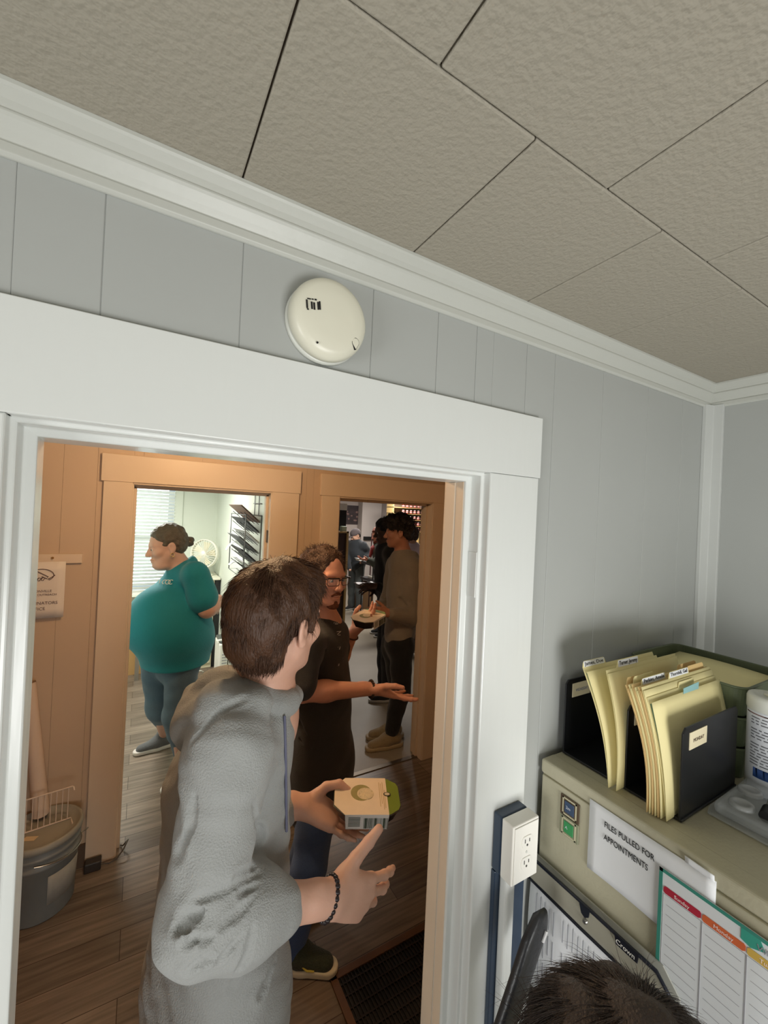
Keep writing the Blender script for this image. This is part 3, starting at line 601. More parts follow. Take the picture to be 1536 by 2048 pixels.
# lidded bucket with wire rack and paper roll on it
bc = V(-.342, 1.842, 0)
bu = thing('lidded_bucket', bc, 'grey lidded plastic bucket on the hall floor by the office door', 'bucket')
bg = mat('grey_blue_plastic', (124, 126, 122), .5, var=(8, .15))
MB().lathe(bc, (0, 0, 1), [(0, 0), (.130, 0), (.134, .006), (.143, .245), (.150, .25), (.151, .262), (.145, .266), (.1455, .292), (.152, .297), (.152, .308), (.146, .312), (.147, .345), (0, .345)], 48).build('pail', bg, bu)
lg = mat('worn_lid_plastic', (150, 146, 134), .55, var=(9, .12))
MB().lathe(bc, (0, 0, 1), [(.150, .334), (.157, .337), (.159, .350), (.157, .364), (.150, .368), (.144, .366), (.140, .354), (.10, .353), (0, .353)], 48).build('lid', lg, bu)
wl = MB().tube([bc+V(.155*math.cos(a), .155*math.sin(a), .285-.03*math.sin((a+1.6)/3.2*math.pi)) for a in np.linspace(-1.6, 1.6, 20)], .003, 6)
wl.build('wire_handle', M['metal'], bu)
e_ = bc+V(.152, 0, .29); MB().tube([e_+V(.001, -.02, .01), e_+V(.022, -.012, .012), e_+V(.026, .004, .006), e_+V(.012, .012, -.006), e_+V(.0, .012, -.01)], .003, 6).build('handle_ear', M['metal'], bu)
lab_ = MB().sheet(lambda u, v: V(bc[0]+.1375*math.cos(-1.25+1.15*u)*(1+.045*v), bc[1]+.1375*math.sin(-1.25+1.15*u)*(1+.045*v), .075+.135*v), 12, 2, (.0004, -.0004, 0)); lab_.build('worn_label', mat('worn_label', (150, 148, 140), .7, var=(30, .15)), bu)
tg = PZ(62, 1672, .3535); tag(MB().obox(tg+V(0, -.02, .001), (.024, -.010, 0), (.007, .012, 0), (0, 0, .0008)).build('paper_slip', mat('tan_slip', (206, 184, 150), .8), None), 'small tan paper slip lying on the bucket lid', 'paper slip')
zl = .3545
ra = PZ(143, 1630, zl+.002); rb = PZ(20, 1676, zl+.002); ra = V(ra[0], ra[1]-.02, zl+.002)
wr = thing('wire_rack', (ra+rb)/2, 'small white wire rack panel standing on the bucket lid', 'wire rack')
wm = mat('white_coated_wire', (222, 205, 190), .4)
zh = V(0, 0, .155)
MB().tube([ra+zh+V(.01, -.015, -.012), ra+zh+V(.006, -.006, 0), ra+zh, rb+zh], .0034, 8).build('top_wire', wm, wr)
MB().tube([ra+V(.012, -.05, .0), ra, rb], .0034, 8).build('bottom_wire', wm, wr)
for k in range(9):
    t = (k+.25)/9*.9+.04; p = ra+(rb-ra)*t; MB().tube([p, p+zh], .0019, 6).build('upright_wire', wm, wr)
rp0 = PZ(82, 1634, zl+.004); rp0 = V(rp0[0], rp0[1], zl+.006); rp1 = P(57, 1366, 1.955)
rr = thing('paper_roll', rp0, 'long pale rolled paper tube leaning on the wall above the bucket', 'paper roll')
rpm = mat('rolled_paper', (214, 192, 172), .8); ax = rp1-rp0
MB().cyl(rp0+V(0, 0, .012), rp1, .034, .029, n=28, caps=False).cyl(rp0+V(0, 0, .012), rp1, .030, .025, n=28, caps=False).build('outer_wrap', rpm, rr)
MB().cyl(rp0+V(0, 0, .012)+ax*.004, rp1-ax*.006, .024, .02, n=24, caps=False).build('inner_wrap', rpm, rr)
pb = thing('power_adapter', (-.13, 1.95, 0), 'black power adapter with cord on the floor at the office door casing', 'power adapter')
MB().box((-.178, 1.925, 0.001), (-.104, 1.972, .05)).build('brick', mat('dark_adapter', (48, 42, 38), .5), pb, bevel=.006)
MB().tube([(-.105, 1.945, .02), (-.07, 1.94, .012), (-.035, 1.945, .02), (-.005, 1.96, .05), (.012, 1.985, .075), (.015, 2.01, .06), (-.01, 2.03, .02), (-.02, 2.06, .006)], .004, 6).build('cord', mat('grey_cord', (80, 72, 64), .5), pb)
# floor grate
ga = V(.755, .90); gr = thing('floor_grate', (1.05, .55, 0), 'dark iron floor grate in a brown frame just inside the doorway', 'floor grate')
gx1, gy0 = 1.40, .16
brf = mat('brown_grate_frame', (92, 62, 40), .5, bump=(30, .1)); gd = mat('dark_iron', (34, 26, 22), .5, .3)
MB().box((ga[0], gy0, 0), (ga[0]+.03, ga[1], .010)).box((ga[0], ga[1]-.03, 0), (gx1, ga[1], .010)).box((gx1-.03, gy0, 0), (gx1, ga[1], .010)).box((ga[0], gy0, 0), (gx1, gy0+.03, .010)).build('frame', brf, gr, bevel=.002)
b = MB()
for x in np.arange(ga[0]+.04, gx1-.03, .0155): b.box((x, gy0+.03, .002), (x+.004, ga[1]-.03, .008))
for y in np.arange(gy0+.05, ga[1]-.03, .045): b.box((ga[0]+.03, y, .002), (gx1-.03, y+.006, .0075))
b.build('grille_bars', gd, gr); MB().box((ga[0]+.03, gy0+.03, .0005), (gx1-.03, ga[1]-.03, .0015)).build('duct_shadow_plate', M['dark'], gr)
# ================================================================== office things
M['cream'] = mat('cream_enamel', (224, 218, 190), .5)
of = thing('office_cabinet', (.62, 4.9, 0), 'cream metal drawer cabinet in the office corner behind the woman', 'cabinet')
oz = P(430, 1160, 4.65)[2]
MB().box((.42, 4.66, 0), (.80, 5.18, oz)).build('body', M['cream'], of, bevel=.006)
MB().box((.40, 4.63, oz), (.86, 5.19, oz+.025)).build('top_slab', M['ivory'], of, bevel=.005)
for k in range(4):
    z0 = .06+k*(oz-.08)/4; d_ = MB().box((.435, 4.645, z0), (.785, 4.67, z0+(oz-.08)/4-.012)).build('drawer', M['cream'], of, bevel=.004)
    MB().box((.56, 4.632, z0+.20), (.66, 4.646, z0+.215)).build('drawer_handle', M['metal'], d_)
tag(MB().box((.806, 4.66, 0), (.866, 5.15, oz-.002)).build('gap_shade_filler', M['black'], None, bevel=.004), 'black filler standing for the shaded gap between the cream cabinet and the office wall', 'board')  # black filler box stands in for the shaded gap beside the cabinet
# desk fan on the cabinet
fcx = P(409, 1107, 4.82); fn = thing('desk_fan', (fcx[0]+.03, 4.85, oz+.025), 'white round desk fan standing on the cream office cabinet', 'fan')
fw = mat('white_fan_plastic', (240, 238, 226), .35); ax = unit((-.62, -.78, .05)); FR = .175
MB().lathe(fcx, ax, [(FR*.97, .025), (FR, .02), (FR, -.03), (FR*.97, -.035), (FR*.92, -.03), (FR*.92, .02), (FR*.97, .025)], 40).build('ring_housing', fw, fn)
u, v, _ = frame(ax); b = MB()
for k in range(30):
    a = 2*math.pi*k/30; d = math.cos(a)*u+math.sin(a)*v; e = math.cos(a+.35)*u+math.sin(a+.35)*v; b.tube([fcx+ax*.032+d*.028, fcx+ax*.036+unit(d+e)*.09, fcx+ax*.022+e*FR*.95], .0028, 5)
b.build('front_grille', fw, fn); MB().lathe(fcx+ax*.03, ax, [(.032, 0), (.03, .008), (0, .01)], 24).build('hub_cap', fw, fn)
b = MB()
for k in range(5):
    a = 2*math.pi*k/5; d = math.cos(a)*u+math.sin(a)*v; e = np.cross(ax, d)
    b.add([fcx+d*.02+e*.01+ax*.008, fcx+d*.135+e*.06+ax*.012, fcx+d*.145-e*.03-ax*.012, fcx+d*.02-e*.015-ax*.008, fcx+d*.02+e*.01+ax*.010, fcx+d*.135+e*.06+ax*.014, fcx+d*.145-e*.03-ax*.010, fcx+d*.02-e*.015-ax*.006], [(0, 1, 2, 3), (7, 6, 5, 4), (0, 4, 5, 1), (1, 5, 6, 2), (2, 6, 7, 3), (3, 7, 4, 0)])
b.build('blades', mat('cream_fan_blade', (222, 216, 188), .4), fn)
fb0 = fcx-ax*.02
MB().tube([fb0-V(0, 0, FR*.95), fb0-V(0, 0, FR)-ax*.02, V(fb0[0], fb0[1], oz+.06)-ax*.03, V(fb0[0], fb0[1], oz+.035)-ax*.02], .018, 12).build('neck', fw, fn)
MB().lathe(V(fb0[0], fb0[1], oz+.025)-ax*V(.02, .02, 0), (0, 0, 1), [(0, 0), (.085, 0), (.085, .012), (.05, .028), (0, .03)], 32).build('base', fw, fn)
# purifier
pu = thing('air_purifier', (.76, 4.05, 0), 'white appliance with a dark control top on the office floor', 'air purifier')
pz = P(455, 1280, 4.0)[2]; px0 = P(438, 1310, 3.95)[0]
MB().box((px0, 3.95, .0), (.862, 4.25, pz-.02)).build('housing', mat('white_housing', (236, 236, 230), .35), pu, bevel=.02, seg=3)
MB().prism(rrect(px0+.004, 3.955, .858, 4.245, .03), (0, 0, pz-.02), (1, 0, 0), (0, 1, 0), (0, 0, .02)).build('control_top', mat('dark_grey_top', (84, 88, 86), .35), pu, bevel=.004)
MB().obox(V(.79, 4.02, pz+.002), (.045, .008, 0), (-.003, .022, 0), (0, 0, .003)).build('display', M['plate'], pu, bevel=.002)
for k in range(9): MB().box((px0+.03, 3.948, pz*.25+k*.03), (.85, 3.953, pz*.25+k*.03+.010)).build('vent_slot', M['grey'], pu)
tag(MB().box((-.26, 4.75, 0), (.085, 5.08, .40)).build('cardboard_box', mat('cardboard', (176, 138, 88), .8), None, bevel=.003), 'brown cardboard box on the office floor behind the woman', 'box')
dk = thing('office_desk', (-.4, 4.85, 0), 'white desk under the office window, mostly behind the door casing', 'desk')
dz = P(270, 1222, 4.6)[2]
MB().box((-.95, 4.55, dz-.03), (.06, 5.12, dz)).build('desk_top', M['plate'], dk, bevel=.003)
for x, y in ((-.92, 4.58), (-.92, 5.08), (.03, 4.58), (.12, 5.1)): MB().box((x-.02, y-.02, 0), (x+.02, y+.02, dz-.03)).build('leg', M['metal'], dk)
tag(MB().ell((.0, 4.68, dz+.03), (.06, .05, .03)).build('black_desk_object', M['black'], None), 'small black rounded object on the white office desk', 'desk object')
tag(MB().box((-.12, 4.60, dz+.001), (.03, 4.63, dz+.10)).build('blue_desk_card', mat('steel_blue_card', (130, 160, 180), .6), None), 'upright grey blue card standing on the white office desk', 'card')
# blinds
bl = thing('window_blind', (-.2, OY-.035, 2.15), 'white slatted blind hanging in the office window', 'blind')
blm = mat('white_blind_slat', (250, 250, 246), .5, trans=0.0); bx = blm.node_tree.nodes['Principled BSDF']
tr = blm.node_tree.nodes.new('ShaderNodeBsdfTranslucent'); tr.inputs[0].default_value = (.9, .95, .95, 1); ms = blm.node_tree.nodes.new('ShaderNodeMixShader'); ms.inputs[0].default_value = .3
blm.node_tree.links.new(bx.outputs[0], ms.inputs[1]); blm.node_tree.links.new(tr.outputs[0], ms.inputs[2]); blm.node_tree.links.new(ms.outputs[0], blm.node_tree.nodes['Material Output'].inputs[0])
b = MB(); z = .86
while z < 2.12:
    b.obox((-.2, OY-.035, z), (.56, 0, 0), V(0, .0165, -.0178), V(0, .0007, .0003)); z += .042
b.build('slats', blm, bl); MB().box((-.765, OY-.06, 2.12), (.365, OY-.01, 2.17)).build('head_rail', M['plate'], bl); MB().box((-.76, OY-.05, .825), (.36, OY-.02, .845)).build('bottom_rail', M['plate'], bl)
b = MB()
for x in (.2, -.5): b.cyl((x, OY-.064, .84), (x, OY-.064, 2.12), .0015, n=6)
b.build('ladder_cord', M['plate'], bl)
# wire file rack on the right office wall
xw = OX-.002
ya, yb_ = PX(523, 1060, xw)[1], PX(468, 1060, xw-.10)[1]; zt_, zb_ = PX(505, 1030, xw-.05)[2], PX(495, 1150, xw-.05)[2]
wk = thing('wire_file_rack', (xw, (ya+yb_)/2, zt_), 'grey wire file rack on the right wall of the office', 'file rack')
wmt = mat('grey_wire', (120, 120, 122), .35, .7); dp = .13
b = MB()
for y in (ya, yb_):
    b.tube([(xw-.004, y, zb_), (xw-.004, y, zt_), (xw-dp, y, zt_), (xw-dp, y, zb_)], .005, 6, True)
for x, z in ((xw-dp, zt_), (xw-dp, zb_), (xw-.004, zt_), (xw-.004, zb_), (xw-dp*.5, zb_), (xw-dp*.5, zt_)): b.tube([(x, ya, z), (x, yb_, z)], .004, 6)
b.build('frame', wmt, wk)
b = MB(); b.tube([(xw-.006, ya+.1, zt_), (xw-.006, ya+.1, zt_+.28), (xw-.006, ya+.25, zt_+.28), (xw-.006, ya+.25, zt_)], .004, 6); b.tube([(xw-.006, ya+.02, zt_+.10), (xw-.006, ya+.3, zt_+.10)], .004, 6); b.build('hanger', wmt, wk)
nsh = 6; b = MB()
for k in range(nsh):
    z = zb_+(zt_-zb_)*(k+.1)/nsh
    for q in range(4): y = ya+(yb_-ya)*(q+.5)/4; b.tube([(xw-.005, y, z), (xw-dp, y, z+.10)], .003, 5)
b.build('slanted_dividers', wmt, wk)
fcol = [((150, 120, 105), 'brown folder'), ((92, 92, 96), 'dark grey folder'), ((225, 225, 222), 'white folder'), ((110, 112, 116), 'grey folder'), ((60, 60, 66), 'charcoal folder'), ((205, 207, 207), 'pale grey folder')]
where = ['lowest in the wire rack', 'second from the bottom of the wire rack', 'third from the bottom of the wire rack', 'fourth from the bottom of the wire rack', 'second from the top of the wire rack', 'topmost in the wire rack']
for k in range(nsh):
    z = zb_+.012+(zt_-zb_)*(k+.1)/nsh; c, nm = fcol[(5-k) % 6]; L = .16+.03*(k % 3)
    f_ = thing('file_folder', (xw-.06, (ya+yb_)/2, z), nm+' '+where[k]+' on the office wall', 'folder', 'folders in the wire rack')
    dvec = unit((-.72, 0, .62)); nrm = unit((.62, 0, .72))
    for q in range(2):
        o_ = V(xw-.006, (ya+yb_)/2, z)+dvec*(L/2)+nrm*(.006+.010*q); MB().obox(o_, dvec*(L/2-.01*q), (0, abs(ya-yb_)*.40, 0), nrm*.0015).build('cover', mat('folder_%d_%d' % (k, q), c if q == 0 else tuple(min(255, x+50) for x in c), .6), f_)
for k, (a_, b_) in enumerate((((452, 1100), (470, 1083)), ((458, 1130), (474, 1124)))):
    p0 = PX(*a_, xw-.20); p1 = PX(*b_, xw-.10); mid = (p0+p1)/2+V(0, 0, .03)
    tag(MB().sheet((lambda A, B_, Cc: (lambda u, v: A*(1-u)**2+2*B_*u*(1-u)+Cc*u*u+V(0, .09*(v-.5), 0)))(p1, mid, p0), 8, 2, (0, 0, .001)).build('loose_paper', M['paper'], None), ('upper' if k == 0 else 'lower')+' white paper curling out of the office wire rack', 'paper')
pp_ = PX(478, 1178, xw-.05); fp = thing('dark_flower_bunch', pp_, 'dark purple artificial flower bunch hanging below the wire rack', 'flowers')
for k in range(11):
    d = unit([rnd.uniform(-1, .1), rnd.uniform(-1, 1), rnd.uniform(-1.6, 1.4)]); e = unit(np.cross(d, (0.3, .5, 1))); L = rnd.uniform(.06, .10)
    MB().sheet((lambda d, e, L: (lambda u, v: pp_+d*L*u+e*(v-.5)*.05*math.sin(math.pi*min(1, u*.9+.1))+V(0, 0, .015*u*u)))(d, e, L), 5, 3, (.0008, 0, 0)).build('petal', mat('petal_%d' % k, ((66, 44, 66), (110, 70, 104), (46, 40, 44))[k % 3], .6), fp)
cb = thing('cable_tangle', (.45, 4.4, 0), 'tangle of white and black cables on the office floor by the cabinet', 'cables')
MB().tube([(.52, 4.55, .01), (.46, 4.45, .05), (.55, 4.35, .09), (.66, 4.4, .07), (.70, 4.5, .012)], .008, 6).build('white_cable', M['plate'], cb)
for k in range(5): MB().tube([V(.40+.05*k, 4.35, .008)+V(.05*math.cos(a), .05*math.sin(a*1.3+k), .015*abs(math.sin(2*a))) for a in np.linspace(0, 5.5, 14)], .006, 5).build('black_cable', M['black'], cb)
# ================================================================== pantry things
brw = mat('dark_brown_wood', (62, 42, 30), .6); edg = mat('lit_pine_edge', (206, 178, 120), .6)
sx, sy = PZ(687, 1292, 0)[:2]
su = thing('pantry_shelf', (sx-.22, sy+.3, 0), 'dark wooden shelf unit with front edges coloured pale as if lit inside the pantry doorway', 'shelf')
sh = P(700, 1063, sy)[2]
MB().box((sx-.40, sy+.02, 0), (sx-.03, sy+.05, sh-.02)).box((sx-.42, sy, 0), (sx-.40, sy+.62, sh)).build('side_panels', brw, su)
MB().box((sx-.03, sy-.005, 0), (sx, sy+.02, sh)).box((sx-.42, sy-.005, sh-.025), (sx, sy+.02, sh)).build('front_edge', edg, su)  # lit look of the front edges is put into the paler wood colour
MB().box((sx-.03, sy+.60, 0), (sx, sy+.62, sh)).build('rear_post', edg, su)
jar_spots = []
for k in range(6):
    z = .12+k*(sh-.25)/5; MB().box((sx-.40, sy+.05, z-.02), (sx+.0, sy+.6, z)).build('shelf_board', brw, su); jar_spots.append(z)
its = [((235, 235, 225), 'white carton'), ((226, 214, 190), 'cream box'), ((206, 214, 200), 'pale green bottle'), ((220, 200, 160), 'tan packet'), ((240, 238, 230), 'white tub'), ((190, 210, 190), 'green and white bottle')]
for k, z in enumerate(jar_spots):
    for q in range(2):
        c, nm = its[(k+3*q) % 6]; hgt = .10+.05*((k+q) % 3); p0 = V(sx-.05-.10*q, sy+.05, z)
        o = thing('grocery_item', p0, '%s on shelf level %s of the dark pantry shelf, %s' % (nm, ('one', 'two', 'three', 'four', 'five', 'six')[k], 'front' if q == 0 else 'further back'), 'grocery item', 'groceries on the dark pantry shelf')
        MB().box(p0+V(-.04, .002, .001), p0+V(.04, .08, hgt)).build('package', mat('pkg%d%d' % (k, q), c, .6), o, bevel=.008); MB().box(p0+V(-.03, 0, hgt*.3), p0+V(.03, .002, hgt*.7)).build('label_patch', M['grey'], o)
p = P(686, 1011, 5.0); tag(MB().box(p+V(-.14, 0, -.07), p+V(.07, .02, .03)).build('white_notice_card', M['plate'], None), 'small white card hanging at the top left of the pantry doorway', 'card')
a = P(677, 1014, 5.02); b_ = P(692, 1062, 5.02); tag(MB().box((a[0]-.3, 5.03, b_[2]), (b_[0], 5.07, a[2])).build('dark_cupboard', M['dark'], None), 'dark cupboard front above the pantry shelf unit', 'cupboard')
PB = 8.98
a = P(689, 1010, PB); b_ = P(718, 1049, PB); po = thing('dark_poster', ((a[0]+b_[0])/2, PB, a[2]), 'dark poster with pale blotches on the back wall of the pantry', 'poster')
MB().box((a[0]-.25, PB, b_[2]), (b_[0], PB+.018, a[2])).build('sheet', mat('poster_dark', (48, 36, 38), .6, var=(9, .9)), po)
b = MB()
for k in range(16):
    c = V(rnd.uniform(a[0]-.2, b_[0]-.04), PB-.002, rnd.uniform(b_[2]+.04, a[2]-.05)); b.ell(c, (rnd.uniform(.015, .05), .002, rnd.uniform(.01, .03)), 8, 5)
b.build('pale_blotches', mat('poster_blotch', (120, 96, 90), .7), po)
a = P(720, 1010, 8.9); b_ = P(748, 1010, 8.9); struct(MB().box((a[0], 8.75, 0), (b_[0]+.15, 9.0, 2.6)).build('wall_pantry_pier', mat('pier_paint', (190, 182, 176), .7)))
a = P(727, 1073, 8.74); b_ = P(748, 1080, 8.74); tag(MB().box((a[0], 8.70, b_[2]), (b_[0]+.05, 8.748, a[2])).build('black_wall_bar', M['dark'], None), 'short black bar fixed on the pantry pier', 'bar')
a = PZ(736, 1226, 0); cbx = thing('pantry_box', (a[0], a[1]+.2, 0), 'tall brown cardboard box on the pantry floor behind the capped person', 'box')
h_ = P(736, 1178, a[1])[2]; MB().box((a[0]-.06, a[1]+.3, 0), (a[0]+.27, a[1]+.62, h_)).build('carton', mat('brown_carton', (110, 82, 52), .8), cbx, bevel=.004); MB().box((a[0]-.06, a[1]+.298, h_*.75), (a[0]+.27, a[1]+.3, h_*.8)).build('tape', mat('carton_tape', (140, 110, 70), .5), cbx)
# cart with white packages
cy = 5.65; c0 = P(748, 1128, cy); c1 = P(770, 1128, cy)
kt = thing('utility_cart', ((c0[0]+c1[0])/2+.2, cy+.2, 0), 'dark utility cart carrying white packages in the pantry', 'cart')
zz = [P(757, 1127, cy)[2], P(757, 1160, cy)[2]]
for z in zz: MB().box((c0[0]-.02, cy, z-.05), (c0[0]+.75, cy+.45, z)).build('cart_shelf', mat('cart_black', (40, 38, 40), .5), kt, bevel=.004)
for x, y in ((c0[0], cy+.02), (c0[0]+.72, cy+.02), (c0[0], cy+.42), (c0[0]+.72, cy+.42)): MB().cyl((x, y, 0), (x, y, zz[0]+.02), .012, n=8).build('cart_post', M['dark'], kt)
for k, (dx, lev) in enumerate(((.08, 0), (.30, 0), (.10, 1), (.36, 1))):
    p = V(c0[0]+dx, cy+.12, zz[lev]); o = thing('white_package', p, '%s white food package on the %s shelf of the dark cart' % ('left' if k % 2 == 0 else 'right', 'top' if lev == 0 else 'lower'), 'package', 'white packages on the cart')
    MB().prism([(-.08, 0), (.08, 0), (.10, .045), (-.10, .045)], p+V(0, -.07, .001), (1, 0, 0), (0, 0, 1), (0, .16, 0)).build('tub', mat('white_tub_%d' % k, (240, 240, 236), .5), o, bevel=.004); MB().box(p+V(-.102, -.075, .046), p+V(.102, .095, .052)).build('lid', M['plate'], o)
a = P(744, 1066, 6.4); b_ = PZ(741, 1200, 0); tag(MB().cyl((a[0], 6.4, 0), (a[0], 6.4, a[2]), .012, n=8).build('dark_pole', mat('maroon_pole', (60, 30, 30), .5), None), 'thin dark upright pole standing behind the cart', 'pole')
# shelves of red jars in the far right corner
jy = 7.6; ja = P(808, 1010, jy); jb = P(846, 1010, jy)
ju = thing('jar_shelf', ((ja[0]+jb[0])/2, jy+.15, 0), 'pine shelf unit stacked with red jars at the right of the pantry', 'shelf')
levels = [P(830, y, jy)[2] for y in (1112, 1088, 1063, 1052, 1040, 1028, 1016)]
MB().box((ja[0]-.3, jy+.28, 0), (jb[0]+.3, jy+.30, 2.25)).build('back_panel', mat('shelf_back', (150, 130, 110), .7), ju)
for z in levels: MB().box((ja[0]-.3, jy, z-.018), (jb[0]+.3, jy+.28, z)).build('shelf_board', edg, ju)
for x in (ja[0]-.3, jb[0]+.27, P(836, 1085, jy)[0]): MB().box((x, jy, 0), (x+.03, jy+.28, 2.25 if x != P(836, 1085, jy)[0] else levels[2])).build('upright', edg, ju)
redm = mat('red_jar_content', (170, 40, 34), .25); lidm = mat('white_jar_lid', (245, 240, 235), .4); labm = mat('pink_jar_label', (240, 200, 190), .6)
names = {}
proto = None
for li, z in enumerate(levels[2:]):
    dzv = .095
    for q in range(6):
        x = ja[0]+.02+(jb[0]-ja[0])*q/5; p = V(x, jy+.05, z+.001)
        lab = 'red jar, %s from the left on the %s jar shelf from the bottom' % (('first', 'second', 'third', 'fourth', 'fifth', 'sixth')[q], ('first', 'second', 'third', 'fourth', 'fifth')[li])
        if proto is None:
            proto = thing('red_jar', p, lab, 'jar', 'red jars in the pantry'); pp0 = p
            MB().lathe(p, (0, 0, 1), [(0, 0), (.03, 0), (.034, .006), (.034, .058), (.026, .068), (0, .068)], 14).build('glass_jar', redm, proto)
            MB().lathe(p, (0, 0, 1), [(.0345, .020), (.0348, .022), (.0348, .044), (.0345, .046)], 14).build('label_band', labm, proto)
            MB().lathe(p, (0, 0, 1), [(.028, .066), (.028, .082), (0, .083)], 14).build('jar_lid', lidm, proto)
        else: dup(proto, p-pp0, lab, 'red jars in the pantry')
# ================================================================== smooth blended bodies (implicit surfaces meshed here)
def cone(a, b, ra, rb=None, k=.02, n=None, s=1.0, op=1):
    a = V(a); b = V(b); rb = ra if rb is None else rb; ba = b-a; L2 = max(ba@ba, 1e-9)
    nn = None if n is None else unit(n)
    def f(p):
        q = p-a; t = np.clip(q@ba/L2, 0, 1); q = q-t[..., None]*ba; r = ra+t*(rb-ra)
        if nn is None: return np.sqrt((q*q).sum(-1))-r
        qn = q@nn; qt2 = np.maximum((q*q).sum(-1)-qn*qn, 0); l = np.sqrt(qt2+(qn/s)**2)+1e-9
        return (l-r)*l/np.sqrt(qt2+qn*qn/s**4+1e-12)
    R = max(ra, rb)*max(1, s); return (f, k, op, np.minimum(a, b)-R, np.maximum(a, b)+R)
def ell(c, r, R=None, k=.02, op=1):
    c = V(c); r = V(r); R = np.eye(3) if R is None else np.asarray(R, float)   # columns = axes
    def f(p):
        q = (p-c)@R; k0 = np.sqrt(((q/r)**2).sum(-1))+1e-9; k1 = np.sqrt(((q/r**2)**2).sum(-1))+1e-9
        return k0*(k0-1)/k1
    m = r.max(); return (f, k, op, c-m, c+m)
def rbox(c, hs, R=None, rr=.01, k=.01, op=1):
    c = V(c); hs = V(hs)-rr; R = np.eye(3) if R is None else np.asarray(R, float)
    def f(p):
        q = np.abs((p-c)@R)-hs; return np.sqrt((np.maximum(q, 0)**2).sum(-1))+np.minimum(q.max(-1), 0)-rr
    m = np.linalg.norm(hs)+rr; return (f, k, op, c-m, c+m)
def plane_cut(o, n, k=.004):
    """removes everything on the side n points to"""
    o = V(o); n = unit(n)
    def f(p): return (p-o)@(-n)
    return (f, k, -1, o-9, o+9)
def comb(d, di, k, op):
    if op > 0: h = np.maximum(k-np.abs(d-di), 0)/k; return np.minimum(d, di)-h*h*k*.25
    di = -di; h = np.maximum(k-np.abs(d-di), 0)/k; return np.maximum(d, di)+h*h*k*.25
def sdf(prims, p, disp=None):
    d = np.full(p.shape[:-1], 9.0)
    for f, k, op, lo, hi in prims: d = comb(d, f(p), k, op)
    return d+disp(p) if disp else d
def hit(prims, px, py, far=6.0, disp=None):
    r = ray(px, py); L = np.linalg.norm(r); r = r/L; t = .25
    for _ in range(90):
        d = float(sdf(prims, (CAM+r*t)[None], disp)[0])
        if d < 5e-4: break
        t += d*.8
        if t > far: return None
    return CAM+r*t
